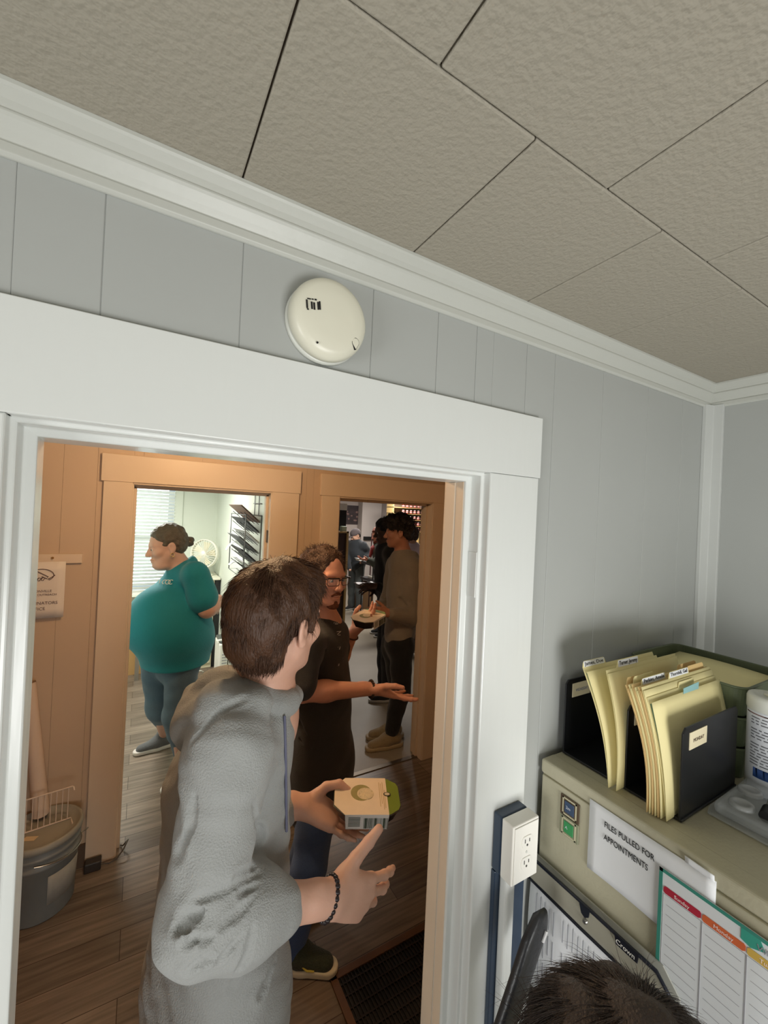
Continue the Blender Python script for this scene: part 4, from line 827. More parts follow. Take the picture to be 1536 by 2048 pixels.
def mesh_sdf(prims, h, disp=None, margin=0.0):
    add = [q for q in prims if q[2] > 0]
    lo = np.min([q[3] for q in add], 0)-2*h-margin-.03; hi = np.max([q[4] for q in add], 0)+2*h+margin+.03
    H = 8*h; nb = np.ceil((hi-lo)/H).astype(int)+1
    g = np.stack(np.meshgrid(*[np.arange(n) for n in nb], indexing='ij'), -1).reshape(-1, 3)
    cen = lo+(g+.5)*H; d = np.full(len(cen), 9.0); near = []
    for f, k, op, l, u in prims:
        di = np.full(len(cen), 5.0); m = ((cen > l-2.5*H-k) & (cen < u+2.5*H+k)).all(1)
        if m.any(): di[m] = f(cen[m])
        near.append(di if op > 0 else -di*0+di); d = comb(d, di, k, op) if op > 0 else np.where(m, comb(d, di, k, op), d)
    act = np.abs(d) < H*1.35+margin; g = g[act]; B = len(g); idx = np.nonzero(act)[0]
    ax = np.arange(9); S = np.stack(np.meshgrid(ax, ax, ax, indexing='ij'), -1)
    D = np.full((B, 9, 9, 9), 9.0); org = lo+g*H
    for (f, k, op, l, u), di in zip(prims, near):
        m = np.nonzero(di[idx] < H*2.4+k)[0]
        for s0 in range(0, len(m), 3000):
            mm = m[s0:s0+3000]; pts = org[mm][:, None, None, None, :]+S*h
            D[mm] = comb(D[mm], f(pts), k, op)
    if disp:
        for s0 in range(0, B, 3000): pts = org[s0:s0+3000][:, None, None, None, :]+S*h; D[s0:s0+3000] += disp(pts)
    ins = D < 0
    cells = np.zeros((B, 8, 8, 8), int)
    for i in (0, 1):
        for j in (0, 1):
            for l in (0, 1): cells += ins[:, i:8+i, j:8+j, l:8+l]
    mix = (cells > 0) & (cells < 8); bi, ci, cj, ck = np.nonzero(mix)
    NX = nb*8+2
    def key(x, y, z): return (x*NX[1]+y)*NX[2]+z
    gx = g[bi]*8+np.stack([ci, cj, ck], 1); keys = key(gx[:, 0], gx[:, 1], gx[:, 2])
    acc = np.zeros((len(bi), 3)); cnt = np.zeros(len(bi))
    for a in range(3):
        for o1 in (0, 1):
            for o2 in (0, 1):
                off = [0, 0, 0]; b_ = [x for x in range(3) if x != a]; off[b_[0]] = o1; off[b_[1]] = o2; off2 = list(off); off2[a] = 1
                d0 = D[bi, ci+off[0], cj+off[1], ck+off[2]]; d1 = D[bi, ci+off2[0], cj+off2[1], ck+off2[2]]
                m = (d0 < 0) != (d1 < 0); t = d0[m]/(d0[m]-d1[m]); q = np.tile(np.array(off, float), (m.sum(), 1)); q[:, a] = t
                acc[m] += q; cnt[m] += 1
    vs = lo+(gx+acc/cnt[:, None])*h
    o = np.argsort(keys); ks = keys[o]; vs = vs[o]; quads = []
    for a in range(3):
        sl0 = (slice(None), slice(0, 8), slice(0, 8), slice(0, 8)); s1 = [slice(None), slice(0, 8), slice(0, 8), slice(0, 8)]; s1[a+1] = slice(1, 9)
        m = ins[sl0] != ins[tuple(s1)]; qb, qi, qj, qk = np.nonzero(m); G = g[qb]*8+np.stack([qi, qj, qk], 1); flip = ins[sl0][m]
        u, w_ = [(1, 2), (2, 0), (0, 1)][a]; four = []
        for du, dw in ((0, 0), (-1, 0), (-1, -1), (0, -1)):
            c = G.copy(); c[:, u] += du; c[:, w_] += dw; kk = key(c[:, 0], c[:, 1], c[:, 2]); p = np.searchsorted(ks, kk); p = np.minimum(p, len(ks)-1); four.append(np.where(ks[p] == kk, p, -1))
        q = np.stack(four, 1); ok = (q >= 0).all(1); q = q[ok]; fl_ = ~flip[ok]; q[fl_] = q[fl_][:, ::-1]; quads.append(q)
    return vs, np.vstack(quads)
def sdf_obj(name, prims, h, m, parent=None, disp=None, margin=0.0):
    vs, q = mesh_sdf(prims, h, disp, margin)
    me = bpy.data.meshes.new(name); me.vertices.add(len(vs)); me.vertices.foreach_set('co', vs.astype(np.float32).ravel())
    me.loops.add(len(q)*4); me.loops.foreach_set('vertex_index', q.astype(np.int32).ravel())
    me.polygons.add(len(q)); me.polygons.foreach_set('loop_start', np.arange(0, len(q)*4, 4, dtype=np.int32)); me.update(calc_edges=True); me.validate()
    me.polygons.foreach_set('use_smooth', np.ones(len(me.polygons), bool)); me.materials.append(m)
    return link(name, me, parent)
def wob(scale, amp, seed=0, st=(1, 1, 1)):
    r = np.random.RandomState(seed); K = [(unit(r.normal(size=3))*scale*r.uniform(.6, 1.6)*V(st), r.uniform(0, 6.28)) for _ in range(6)]
    def f(p):
        s = 0
        for w_, ph in K: s = s+np.sin(p@w_+ph+1.3*np.sin(p@(w_[[1, 2, 0]]*.7)+ph))
        return s*amp/2.4
    return f
# ---------------------------------------------------------------- anatomy
def head_prims(c, f, u, s=1.0, face=True, ears=True, k0=.02):
    c = V(c); f = unit(f); r = unit(np.cross(f, u)); u = np.cross(r, f); R = np.stack([f, r, u], 1)
    def L(x, y, z): return c+s*(x*f+y*r+z*u)
    E = lambda x, y, z, a, b, d, k=.012, op=1, R_=None: ell(L(x, y, z), V(a, b, d)*s, R if R_ is None else R_, k*s, op)
    Cn = lambda a, b, ra, rb, k=.012, op=1: cone(L(*a), L(*b), ra*s, rb*s, k*s, op=op)
    p = [E(-.012, 0, .036, .098, .077, .083), E(.028, 0, -.025, .068, .062, .092, .03), Cn((.005, .046, -.055), (.060, .020, -.098), .024, .020, .03), Cn((.005, -.046, -.055), (.060, -.020, -.098), .024, .020, .03), E(.074, 0, -.100, .018, .024, .018, .02)]
    if face:
        p += [E(.078, 0, .018, .016, .052, .014, .016), E(.062, .044, -.028, .026, .022, .022, .02), E(.062, -.044, -.028, .026, .022, .022, .02),
              E(.099, .031, -.001, .017, .018, .010, .012, -1), E(.099, -.031, -.001, .017, .018, .010, .012, -1),
              Cn((.086, 0, .010), (.113, 0, -.034), .0085, .0125, .010), E(.104, .0125, -.038, .012, .008, .009, .006), E(.104, -.0125, -.038, .012, .008, .009, .006),
              E(.093, .011, -.048, .006, .0035, .004, .003, -1), E(.093, -.011, -.048, .006, .0035, .004, .003, -1),
              E(.092, 0, -.066, .012, .026, .0065, .008), E(.090, 0, -.078, .012, .022, .0068, .008), E(.103, 0, -.0718, .010, .024, .0014, .003, -1),
              E(.082, .031, -.002, .0128, .0150, .0125, .004), E(.082, -.031, -.002, .0128, .0150, .0125, .004), E(.092, .031, -.0035, .006, .012, .0035, .002, -1), E(.092, -.031, -.0035, .006, .012, .0035, .002, -1)]
    if ears:
        for q in (1, -1):
            fr = unit(f*.8-r*q*-.45); er = np.stack([unit(f*.9+r*q*-.42), unit(r*q+f*.42), u], 1)
            p += [ell(L(-.010, q*.082, -.006), V(.021, .0075, .033)*s, er, .006*s), ell(L(-.006, q*.089, -.004), V(.012, .006, .020)*s, er, .004*s, -1), ell(L(-.006, q*.080, -.034), V(.010, .008, .012)*s, er, .006*s)]
    return p, L, R
def hand_prims(w, d, n, side, curls, splay=(9, 2, -5, -12), thumb=None, s=1.0, k=.007):
    """w wrist, d towards the middle knuckle, n back of the hand; curls = per finger three bend angles in degrees"""
    w = V(w); d = unit(d); n = unit(n-d*(V(n)@d)); t = np.cross(n, d)*(1 if side == 'R' else -1)
    Lc = lambda a, b, c_: w+s*(a*d+b*t+c_*n)
    out = [cone(Lc(-.03, 0, 0), Lc(.012, 0, 0), .027*s, .025*s, .015, n=n, s=.72)]
    kn = [(.090, .030, .002), (.095, .0095, .004), (.090, -.011, .002), (.082, -.029, -.002)]
    for a, b, c_ in kn: out.append(cone(Lc(.008, b*.55, -.001), Lc(a, b, c_-.004), .0155*s, .0118*s, .014))
    out.append(ell(Lc(.050, 0, -.006), V(.045, .036, .0125)*s, np.stack([d, t, n], 1), .012))
    lens = [(.042, .026, .021), (.046, .029, .022), (.042, .027, .021), (.033, .020, .019)]; rad = [.0092, .0094, .0088, .0077]
    for i in range(4):
        a = math.radians(splay[i]); fd = d*math.cos(a)+t*math.sin(a); p = Lc(kn[i][0], kn[i][1], kn[i][2]-.003); ang = 0; r = rad[i]*s
        for q in range(3):
            ang += math.radians(curls[i][q]); dr = fd*math.cos(ang)-n*math.sin(ang); p2 = p+dr*lens[i][q]*s; r2 = r*(.93 if q < 2 else .78)
            out.append(cone(p, p2, r, r2, .004)); 
            if q: out.append(ell(p, (r*1.06,)*3, None, .004))
            p, r = p2, r2
    th = thumb or ((.55, .80, -.25), (.75, .62, -.22), (.85, .5, -.2)); p = Lc(.018, .020, -.008); r = .0165*s
    for q, (dv, ln, r2) in enumerate(zip(th, (.046, .036, .029), (.0125, .0112, .0088))):
        dr = unit(dv[0]*d+dv[1]*t+dv[2]*n); p2 = p+dr*ln*s; out.append(cone(p, p2, r, r2*s, .010 if q == 0 else .004)); p, r = p2, r2*s
    out.append(cone(Lc(.06, .026, -.006), Lc(.03, .028, -.010), .010*s, .014*s, .016))
    return out
def skeleton(x, y, heading, H=1.75, lean=0.0, stance=.10, **ov):
    """standing skeleton facing heading (x, y); any joint can be overridden"""
    q = H/1.75; f = unit(V(heading[0], heading[1], 0)); r = V(f[1], -f[0], 0); o = V(x, y, 0); z = lambda h: V(0, 0, h*q)
    J = dict(q=q, f=f, r=r, pel=o+z(.96), chest=o+z(1.27)+f*lean*.6, neck=o+z(1.475)+f*lean, head=o+z(1.625)+f*(lean+.025), hf=f, hu=V(0, 0, 1), hs=q)
    for sd, sg in (('R', 1), ('L', -1)):
        J['s'+sd] = J['neck']+r*sg*.185*q-z(.055); J['e'+sd] = J['s'+sd]+r*sg*.05*q-z(.29)-f*.02; J['w'+sd] = J['e'+sd]-z(.24)+f*.06
        J['h'+sd] = o+r*sg*.09*q+z(.92); J['a'+sd] = o+r*sg*stance*q+z(.085); J['k'+sd] = (J['h'+sd]+J['a'+sd])/2+f*.02; J['fd'+sd] = f
        J['hand'+sd] = None
    J.update(ov); return J
def body_prims(J, face=True, ears=True, arm=1.0, thick=1.0, neck_r=.056):
    q = J['q']; f, r = J['f'], J['r']; hp, L, R = head_prims(J['head'], J['hf'], J['hu'], J['hs'], face, ears)
    p = list(hp); nb = L(-.022, 0, -.055)
    p += [cone(nb, J['neck'], neck_r*q, neck_r*1.08*q, .03), cone(J['neck'], J['neck']-V(0, 0, .05), .060*q, .066*q, .04)]
    p += [cone(J['neck']-V(0, 0, .06), J['chest'], .12*q*thick, .13*q*thick, .05, n=f, s=.72), cone(J['chest'], J['pel'], .125*q*thick, .135*q*thick, .05, n=f, s=.75)]
    for sd in 'RL':
        s_, e, w_ = J['s'+sd], J['e'+sd], J['w'+sd]
        p += [cone(J['neck']-V(0, 0, .04), s_, .055*q, .052*q, .04), cone(s_, e, .047*q*arm, .038*q*arm, .02), cone(e, e+(w_-e)*.35, .040*q*arm, .0415*q*arm, .02), cone(e+(w_-e)*.3, w_, .040*q*arm, .0265*q*arm, .02)]
        if J['hand'+sd]: hd_k = dict(J['hand'+sd]); p += hand_prims(w_, side=sd, s=q*.98*hd_k.pop('s', 1.0), **hd_k)
        p += [cone(J['h'+sd], J['k'+sd], .075*q, .052*q, .04), cone(J['k'+sd], J['a'+sd], .048*q, .034*q, .03)]
        p += [cone(J['a'+sd]-V(0, 0, .04*q), J['a'+sd]+J['fd'+sd]*.13*q-V(0, 0, .055*q), .035*q, .026*q, .03)]
    return p, L, R
def pants_prims(J, w0=.088, w1=.062, w2=.052, top=None, k=.03, cut=.0):
    q = J['q']; p = [cone(J['pel']+V(0, 0, .02 if top is None else top), J['pel']-V(0, 0, .05), .145*q, .150*q, .05, n=J['f'], s=.80)]
    for sd in 'RL':
        a = J['a'+sd]+V(0, 0, cut); p += [cone(J['h'+sd], J['k'+sd], w0*q, w1*q, k), cone(J['k'+sd], a, w1*q, w2*q, k)]
    return p
def shoe(person, J, sd, upper, sole, s=1.0, h=.004, lace=None, toe_up=0.0):
    q = J['q']*s; a = J['a'+sd]; f = unit(J['fd'+sd]); g0 = V(a[0], a[1], 0); r = V(f[1], -f[0], 0); u = V(0, 0, 1)
    p = [cone(g0-f*.03*q+u*.055*q, g0+f*.04*q+u*.055*q, .042*q, .043*q, .02), cone(g0+f*.05*q+u*.045*q, g0+f*.145*q+u*.032*q, .044*q, .034*q, .03, n=u, s=.85), cone(g0-f*.01*q+u*.06*q, g0+f*.01*q+u*.10*q, .040*q, .041*q, .02), plane_cut(u*.018*q, -u), plane_cut(a+u*.022*q, u)]
    so = sdf_obj('shoe', p, h, upper, person)
    pl_ = [cone(g0-f*.045*q+u*.016*q, g0+f*.05*q+u*.016*q, .043*q, .044*q, .02), cone(g0+f*.05*q+u*.016*q, g0+f*.16*q+u*.018*q, .045*q, .038*q, .02), plane_cut(u*.028*q, u, .006), plane_cut(u*.001, -u, .004)]
    sdf_obj('sole', pl_, h, sole, so)
    if lace:
        b = MB()
        for k in range(4):
            c = g0+f*(.045+.022*k)*q+u*(.088-.012*k)*q; b.tube([c-r*.026*q-u*.010, c+u*.004, c+r*.026*q-u*.010], .0035*q, 5)
        b.build('laces', lace, so)
    return so
def strands(name, m, parent, roots, dirs, L, w_, seed, droop=.35, nseg=5, curl=0.0, up=None):
    """many thin tapered locks as one mesh; dirs = starting direction, they bend towards gravity"""
    r = np.random.RandomState(seed); N = len(roots); roots = np.asarray(roots); d = np.asarray(dirs); d = d/np.linalg.norm(d, axis=1, keepdims=True)
    p = roots.copy(); ph = r.uniform(0, 6.28, N); Ls = L*r.uniform(.6, 1.25, N); VS = []; side = np.cross(d, r.normal(size=(N, 3))); side /= np.linalg.norm(side, axis=1, keepdims=True)
    for i in range(nseg+1):
        t = i/nseg; ww = w_*(1-t**1.5*.9); nrm = np.cross(d, side)
        for a in range(3): an = 2*math.pi*a/3; VS.append(p+ww*(math.cos(an)*side+math.sin(an)*nrm))
        st = Ls[:, None]/nseg; d = d+V(0, 0, -droop/nseg)+curl*(np.cos(ph+i*1.9)[:, None]*side+np.sin(ph+i*1.9)[:, None]*nrm); d /= np.linalg.norm(d, axis=1, keepdims=True)
        side = side-d*(side*d).sum(1, keepdims=True); side /= np.linalg.norm(side, axis=1, keepdims=True); p = p+d*st
    vs = np.stack(VS, 1).reshape(-1, 3); base = np.arange(N)[:, None]*(3*(nseg+1)); qs = []
    for i in range(nseg):
        for a in range(3): qs.append(np.stack([base[:, 0]+i*3+a, base[:, 0]+i*3+(a+1) % 3, base[:, 0]+(i+1)*3+(a+1) % 3, base[:, 0]+(i+1)*3+a], 1))
    q = np.vstack(qs); me = bpy.data.meshes.new(name); me.vertices.add(len(vs)); me.vertices.foreach_set('co', vs.astype(np.float32).ravel()); me.loops.add(len(q)*4); me.loops.foreach_set('vertex_index', q.astype(np.int32).ravel()); me.polygons.add(len(q)); me.polygons.foreach_set('loop_start', np.arange(0, len(q)*4, 4, dtype=np.int32)); me.update(calc_edges=True)
    me.polygons.foreach_set('use_smooth', np.ones(len(q), bool)); me.materials.append(m); return link(name, me, parent)
def hair_on(vs, quads, n, seed, keep=None):
    """random surface points and normals of a mesh"""
    r = np.random.RandomState(seed); a = vs[quads[:, 0]]; b = vs[quads[:, 1]]; c = vs[quads[:, 2]]; nr = np.cross(b-a, c-a); A = np.linalg.norm(nr, axis=1)+1e-12; nr = nr/A[:, None]
    i = r.choice(len(A), n, p=A/A.sum()); t = r.uniform(0, 1, (n, 2)); p = a[i]+(b[i]-a[i])*t[:, :1]+(vs[quads[i, 3]]-a[i])*t[:, 1:]
    nn = nr[i]
    if keep is not None: m = keep(p); p, nn = p[m], nn[m]
    return p, nn
def wear(name, prims, h, m, parent, disp=None, margin=.01): return sdf_obj(name, prims, h, m, parent, disp, margin)
SK = lambda n, c, b=.25: mat(n, c, .5, sss=.12, bump=(90, b*.25, 3), var=(22, .05))
CL = lambda n, c, r=.85, b=.5, sc=260: mat(n, c, r, bump=(sc, b, 2), var=(40, .05), sheen=.15)
def eyes(person, L, R, s, iris=(80, 60, 44)):
    for q in (1, -1):
        e = MB().ell(L(.0835, q*.031, -.003), (V(.0108, .0108, .0108)*s)).build('eye', mat('eye_white', (222, 214, 206), .25), person)
        MB().ell(L(.0935, q*.031, -.0035), V(.0035, .0052, .0052)*s, 12, 8, R).build('iris', mat('iris_'+person.name, iris, .2), e)
# ================================================================== people
import time as _t
_T0 = _t.time()
def note(x): print('PEOPLE', x, round(_t.time()-_T0, 1))
# ---------------------------------------------------------------- person in the grey hoodie, seen from behind
bf = unit((.97, .24, 0)); br = V(bf[1], -bf[0], 0)
yA = .27
J = skeleton(.2, yA, bf, 1.80)
J['f'] = bf; J['r'] = br
J['head'] = P(557, 1238, .25); J['hf'] = unit((.86, .50, -.06)); J['hu'] = unit((.10, .02, 1)); J['hs'] = 1.0
J['neck'] = P(521, 1388, .28); J['chest'] = P(446, 1600, .30); J['pel'] = P(436, 1960, .31)
J['sR'] = P(462, 1492, .14); J['eR'] = P(400, 1832, .08); J['wR'] = P(660, 1796, .075)
J['sL'] = J['neck']+V(-.05, .17, -.07); J['eL'] = P(480, 1640, .47); J['wL'] = P(606, 1612, .43)
J['handR'] = dict(d=unit(P(764, 1796, .088)-J['wR']), n=unit((-.20, -.93, .30)), curls=[(10, 12, 8), (16, 20, 12), (24, 32, 20), (34, 42, 26)], splay=(5, 0, -4, -8), thumb=((.62, .77, -.10), (.62, .78, .0), (.54, .83, .05)), s=1.1)
J['handL'] = dict(d=unit(P(690, 1648, .385)-J['wL']), n=unit((-.15, .42, -.90)), curls=[(-4, 4, 4), (-4, 4, 4), (-2, 6, 4), (0, 8, 6)], splay=(6, 2, -3, -8), thumb=((.50, .55, -.62), (.80, .15, -.58), (.96, -.22, .0)), s=1.06)
zf = J['pel'][2]
for sd, sg in (('R', 1), ('L', -1)):
    J['h'+sd] = J['pel']+br*sg*.09-V(0, 0, .06); J['a'+sd] = V(J['pel'][0]-.02, J['pel'][1], .085)+br*sg*.11; J['k'+sd] = (J['h'+sd]+J['a'+sd])/2+bf*.015; J['fd'+sd] = bf
JA = J
bp_, L, R = body_prims(J, arm=1.02, thick=.82)
skinA = SK('fair_skin', (214, 168, 146))
A = sdf_obj('person', bp_, .0028, skinA); note('A body')
tag(A, 'brown-haired person in a grey hoodie standing in the doorway with their back turned', 'person')
eyes(A, L, R, 1.0)
# hair: cap volume plus locks
def hA(o=0.0):
    return [ell(L(-.022, 0, .044), (.108+o, .092+o, .090+o), R, .01), ell(L(-.068, 0, -.005), (.056+o, .080+o, .075+o), R, .03), ell(L(.030, 0, .085), (.075+o, .075+o, .052+o), R, .03), ell(L(-.055, 0, -.06), (.045+o, .066+o, .040+o), R, .03),
            cone(L(.022, .078, .03), L(.020, .079, -.012), .012+o, .006+o, .012), cone(L(.022, -.078, .03), L(.020, -.079, -.012), .012+o, .006+o, .012),
            ell(L(-.006, .092, -.018), (.024, .020, .036), R, .010, -1), ell(L(-.006, -.092, -.018), (.024, .020, .036), R, .010, -1), ell(L(.085, 0, -.02), (.055, .085, .06), R, .01, -1)]
wb = wob(75, .0032, 3, (1, 1, .45)); wb2 = wob(190, .0014, 5, (1, 1, .35))
hm = mat('brown_hair', (74, 48, 31), .5, bump=(260, .5, 3, (1, 1, .25)), var=(60, .35, (1, 1, .2)), spec=.4)
hprims = hA()
ha = sdf_obj('hair', hprims, .003, hm, A, lambda p: wb(p)+wb2(p), .006)
vs, qs = mesh_sdf(hA(.001), .006)
p, nn = hair_on(vs, qs, 9000, 1, lambda p: (p-L(0, 0, 0))@R[:, 2] > -.10)
crown = L(-.05, .01, .125); loc = p-crown; fl = loc-nn*(loc*nn).sum(1, keepdims=True); fl /= np.linalg.norm(fl, axis=1, keepdims=True)+1e-9
rr_ = np.random.RandomState(2)
kd = sdf(hprims, p+fl*.03) < .012
top = ((p-L(0, 0, 0))@R[:, 2] > .075)
dirs = fl+nn*(.03+.10*top[:, None])+rr_.normal(size=p.shape)*.07*(1+top[:, None])
sel = kd | top
strands('hair_locks', hm, ha, p[sel]-nn[sel]*.004, dirs[sel], .034, .0010, 4, droop=.45); note('A hair')
# hoodie
hood = CL('grey_fleece', (150, 152, 150), .95, .35, 340)
nk = J['neck']
def sleeveR(): 
    e, w_ = J['eR'], J['wR']; end = e+(w_-e)*.56
    return [cone(J['sR'], e, .074, .066, .04), cone(e, e+(w_-e)*.35, .066, .068, .03), cone(e+(w_-e)*.3-V(0, 0, .008), end-V(0, 0, .004), .070, .050, .03)]
hp_ = [cone(nk-bf*.025-V(.0, 0, .11), J['chest'], .13, .15, .05, n=bf, s=.58), cone(J['chest'], J['pel'], .155, .182, .05, n=bf, s=.74), cone(J['pel'], J['pel']-V(0, 0, .16), .182, .178, .05, n=bf, s=.80),
       cone(nk-V(0, 0, .065), J['sR']-V(0, 0, .01), .066, .072, .05), cone(nk-V(0, 0, .065), J['sL']-V(0, 0, .01), .066, .070, .05)]
hp_ += sleeveR()+[cone(nk+bf*.014-V(0, 0, .04), nk+bf*.008-V(0, 0, .17), .058, .064, .03)]
eL, wL = J['eL'], J['wL']; hp_ += [cone(J['sL'], eL, .07, .062, .05), cone(eL, eL+(wL-eL)*.62, .066, .050, .04)]
hp_ += [cone(P(556, 1440, .19), P(562, 1760, .20), .016, .016, .03)]
# the hood lying on the back
hd0, hd1, hd2 = P(388, 1452, .22), P(432, 1412, .17), P(515, 1404, .165)
ring = [nk+bf*(.068*math.cos(a)-.006)+br*.082*math.sin(a)+V(0, 0, .012-.022*math.cos(a)) for a in np.linspace(0, 2*math.pi, 13)]
hoodp = [cone(a, b_, .026, .026, .012) for a, b_ in zip(ring[:-1], ring[1:])]
hoodp += [cone(hd0, hd1, .034, .036, .02), cone(hd1, hd2, .036, .036, .02), cone(hd0, P(402, 1400, .34), .034, .036, .02), cone(P(402, 1400, .34), P(470, 1372, .42), .036, .036, .02), cone(P(382, 1476, .24), P(400, 1440, .32), .030, .036, .03),
         cone(P(430, 1392, .27), P(412, 1440, .27), .045, .05, .03), cone(P(445, 1392, .20), P(520, 1392, .22), .034, .038, .02), cone(P(440, 1375, .27), P(486, 1362, .27), .03, .026, .03)]
base = hp_+hoodp
crs = [[(508, 1733), (475, 1753)], [(518, 1746), (441, 1783), (384, 1803)], [(401, 1823), (371, 1838)], [(381, 1857), (354, 1860)], [(398, 1872), (374, 1884)], [(425, 1872), (408, 1882)], [(488, 1807), (448, 1850)], [(482, 1874), (438, 1921)], [(505, 1857), (495, 1911), (462, 1974)], [(418, 1907), (374, 1944)], [(428, 1917), (411, 1927)], [(388, 1595), (381, 1649), (357, 1710)], [(509, 1608), (522, 1675)], [(380, 1488), (441, 1421), (488, 1397)], [(551, 1924), (522, 1988)], [(512, 1790), (470, 1840)], [(515, 1770), (480, 1786)]]
wid = [.007, .007, .010, .007, .007, .006, .006, .006, .007, .006, .006, .009, .008, .006, .007, .005, .005]
wc = wob(22, .0035, 8); wc2 = wob(48, .0022, 9, (1, 1, 1.8))
clean = list(base); grooves = []
for c_, w_ in zip(crs, wid):
    poly = []
    for (ax_, ay_), (bx_, by_) in zip(c_[:-1], c_[1:]): poly += [(ax_+(bx_-ax_)*t, ay_+(by_-ay_)*t) for t in np.linspace(0, 1, 5)[:-1]]
    poly.append(c_[-1]); pts = [hit(clean, *q, disp=lambda p: wc(p)+wc2(p)) for q in poly]; m_ = len(pts)
    if any(p is None for p in pts): continue
    seg = [(a, b_, math.sin(math.pi*min(.93, max(.12, (i_+.5)/(m_-1))))) for i_, (a, b_) in enumerate(zip(pts[:-1], pts[1:])) if np.linalg.norm(a-b_) < .10]
    if seg: grooves.append((seg, w_*.85, np.min([q for sg in seg for q in sg[:2]], 0)-.05, np.max([q for sg in seg for q in sg[:2]], 0)+.05))
def crease(p):
    out = np.zeros(p.shape[:-1])
    for seg, sg, lo, hi in grooves:
        m = ((p > lo) & (p < hi)).all(-1)
        if not m.any(): continue
        q = p[m]; best = np.zeros(len(q))
        for a, b_, am in seg:
            ba = b_-a; t = np.clip((q-a)@ba/(ba@ba+1e-9), 0, 1); d2 = ((q-a-t[:, None]*ba)**2).sum(-1)
            best = np.maximum(best, am*1.35*np.exp(-d2/sg**2))
            lip = am*.5*np.exp(-((np.sqrt(d2)-2.3*sg)/sg)**2); best = np.where(best > .25, best, np.minimum(best, -lip+best))
        out[m] += best*sg*2.0
    return out
ho = wear('hoodie', base, .0034, hood, A, lambda p: wc(p)+wc2(p)+crease(p)); note('A hoodie')
# raised folds on the sleeve, drawstring, pocket edge, cuff
for pts in ([(568, 1430), (570, 1500), (571, 1580), (572, 1660)],):
    q = [hit(hp_, *a) for a in pts]; q = [x for x in q if x is not None]
    if len(q) > 1: MB().tube([x-V(0, .004, 0) for x in q], .003, 6).build('drawstring', mat('navy_cord', (104, 106, 128), .8), ho)
# jeans, shoes (below the frame)
wear('trousers', pants_prims(J), .008, CL('dark_denim', (52, 62, 84)), A)
for sd in 'RL': shoe(A, J, sd, CL('dark_shoe', (50, 50, 52)), M['plate'], h=.006)
# beaded bracelet on the right wrist
wR = J['wR']; ax = unit(P(768, 1780, .10)-J['eR']); u, v, _ = frame(ax)
hR = J['handR']; nH = unit(hR['n']); nH = unit(nH-ax*(nH@ax)); tH = np.cross(nH, ax)
b = MB()
for k in range(22):
    a = 2*math.pi*k/22; b.ell(wR-ax*.004+.026*math.cos(a)*nH+.034*math.sin(a)*tH+ax*.006*math.sin(a), (.0058,)*3, 8, 6)
b.build('bead_bracelet', mat('dark_beads', (38, 28, 30), .25), A)
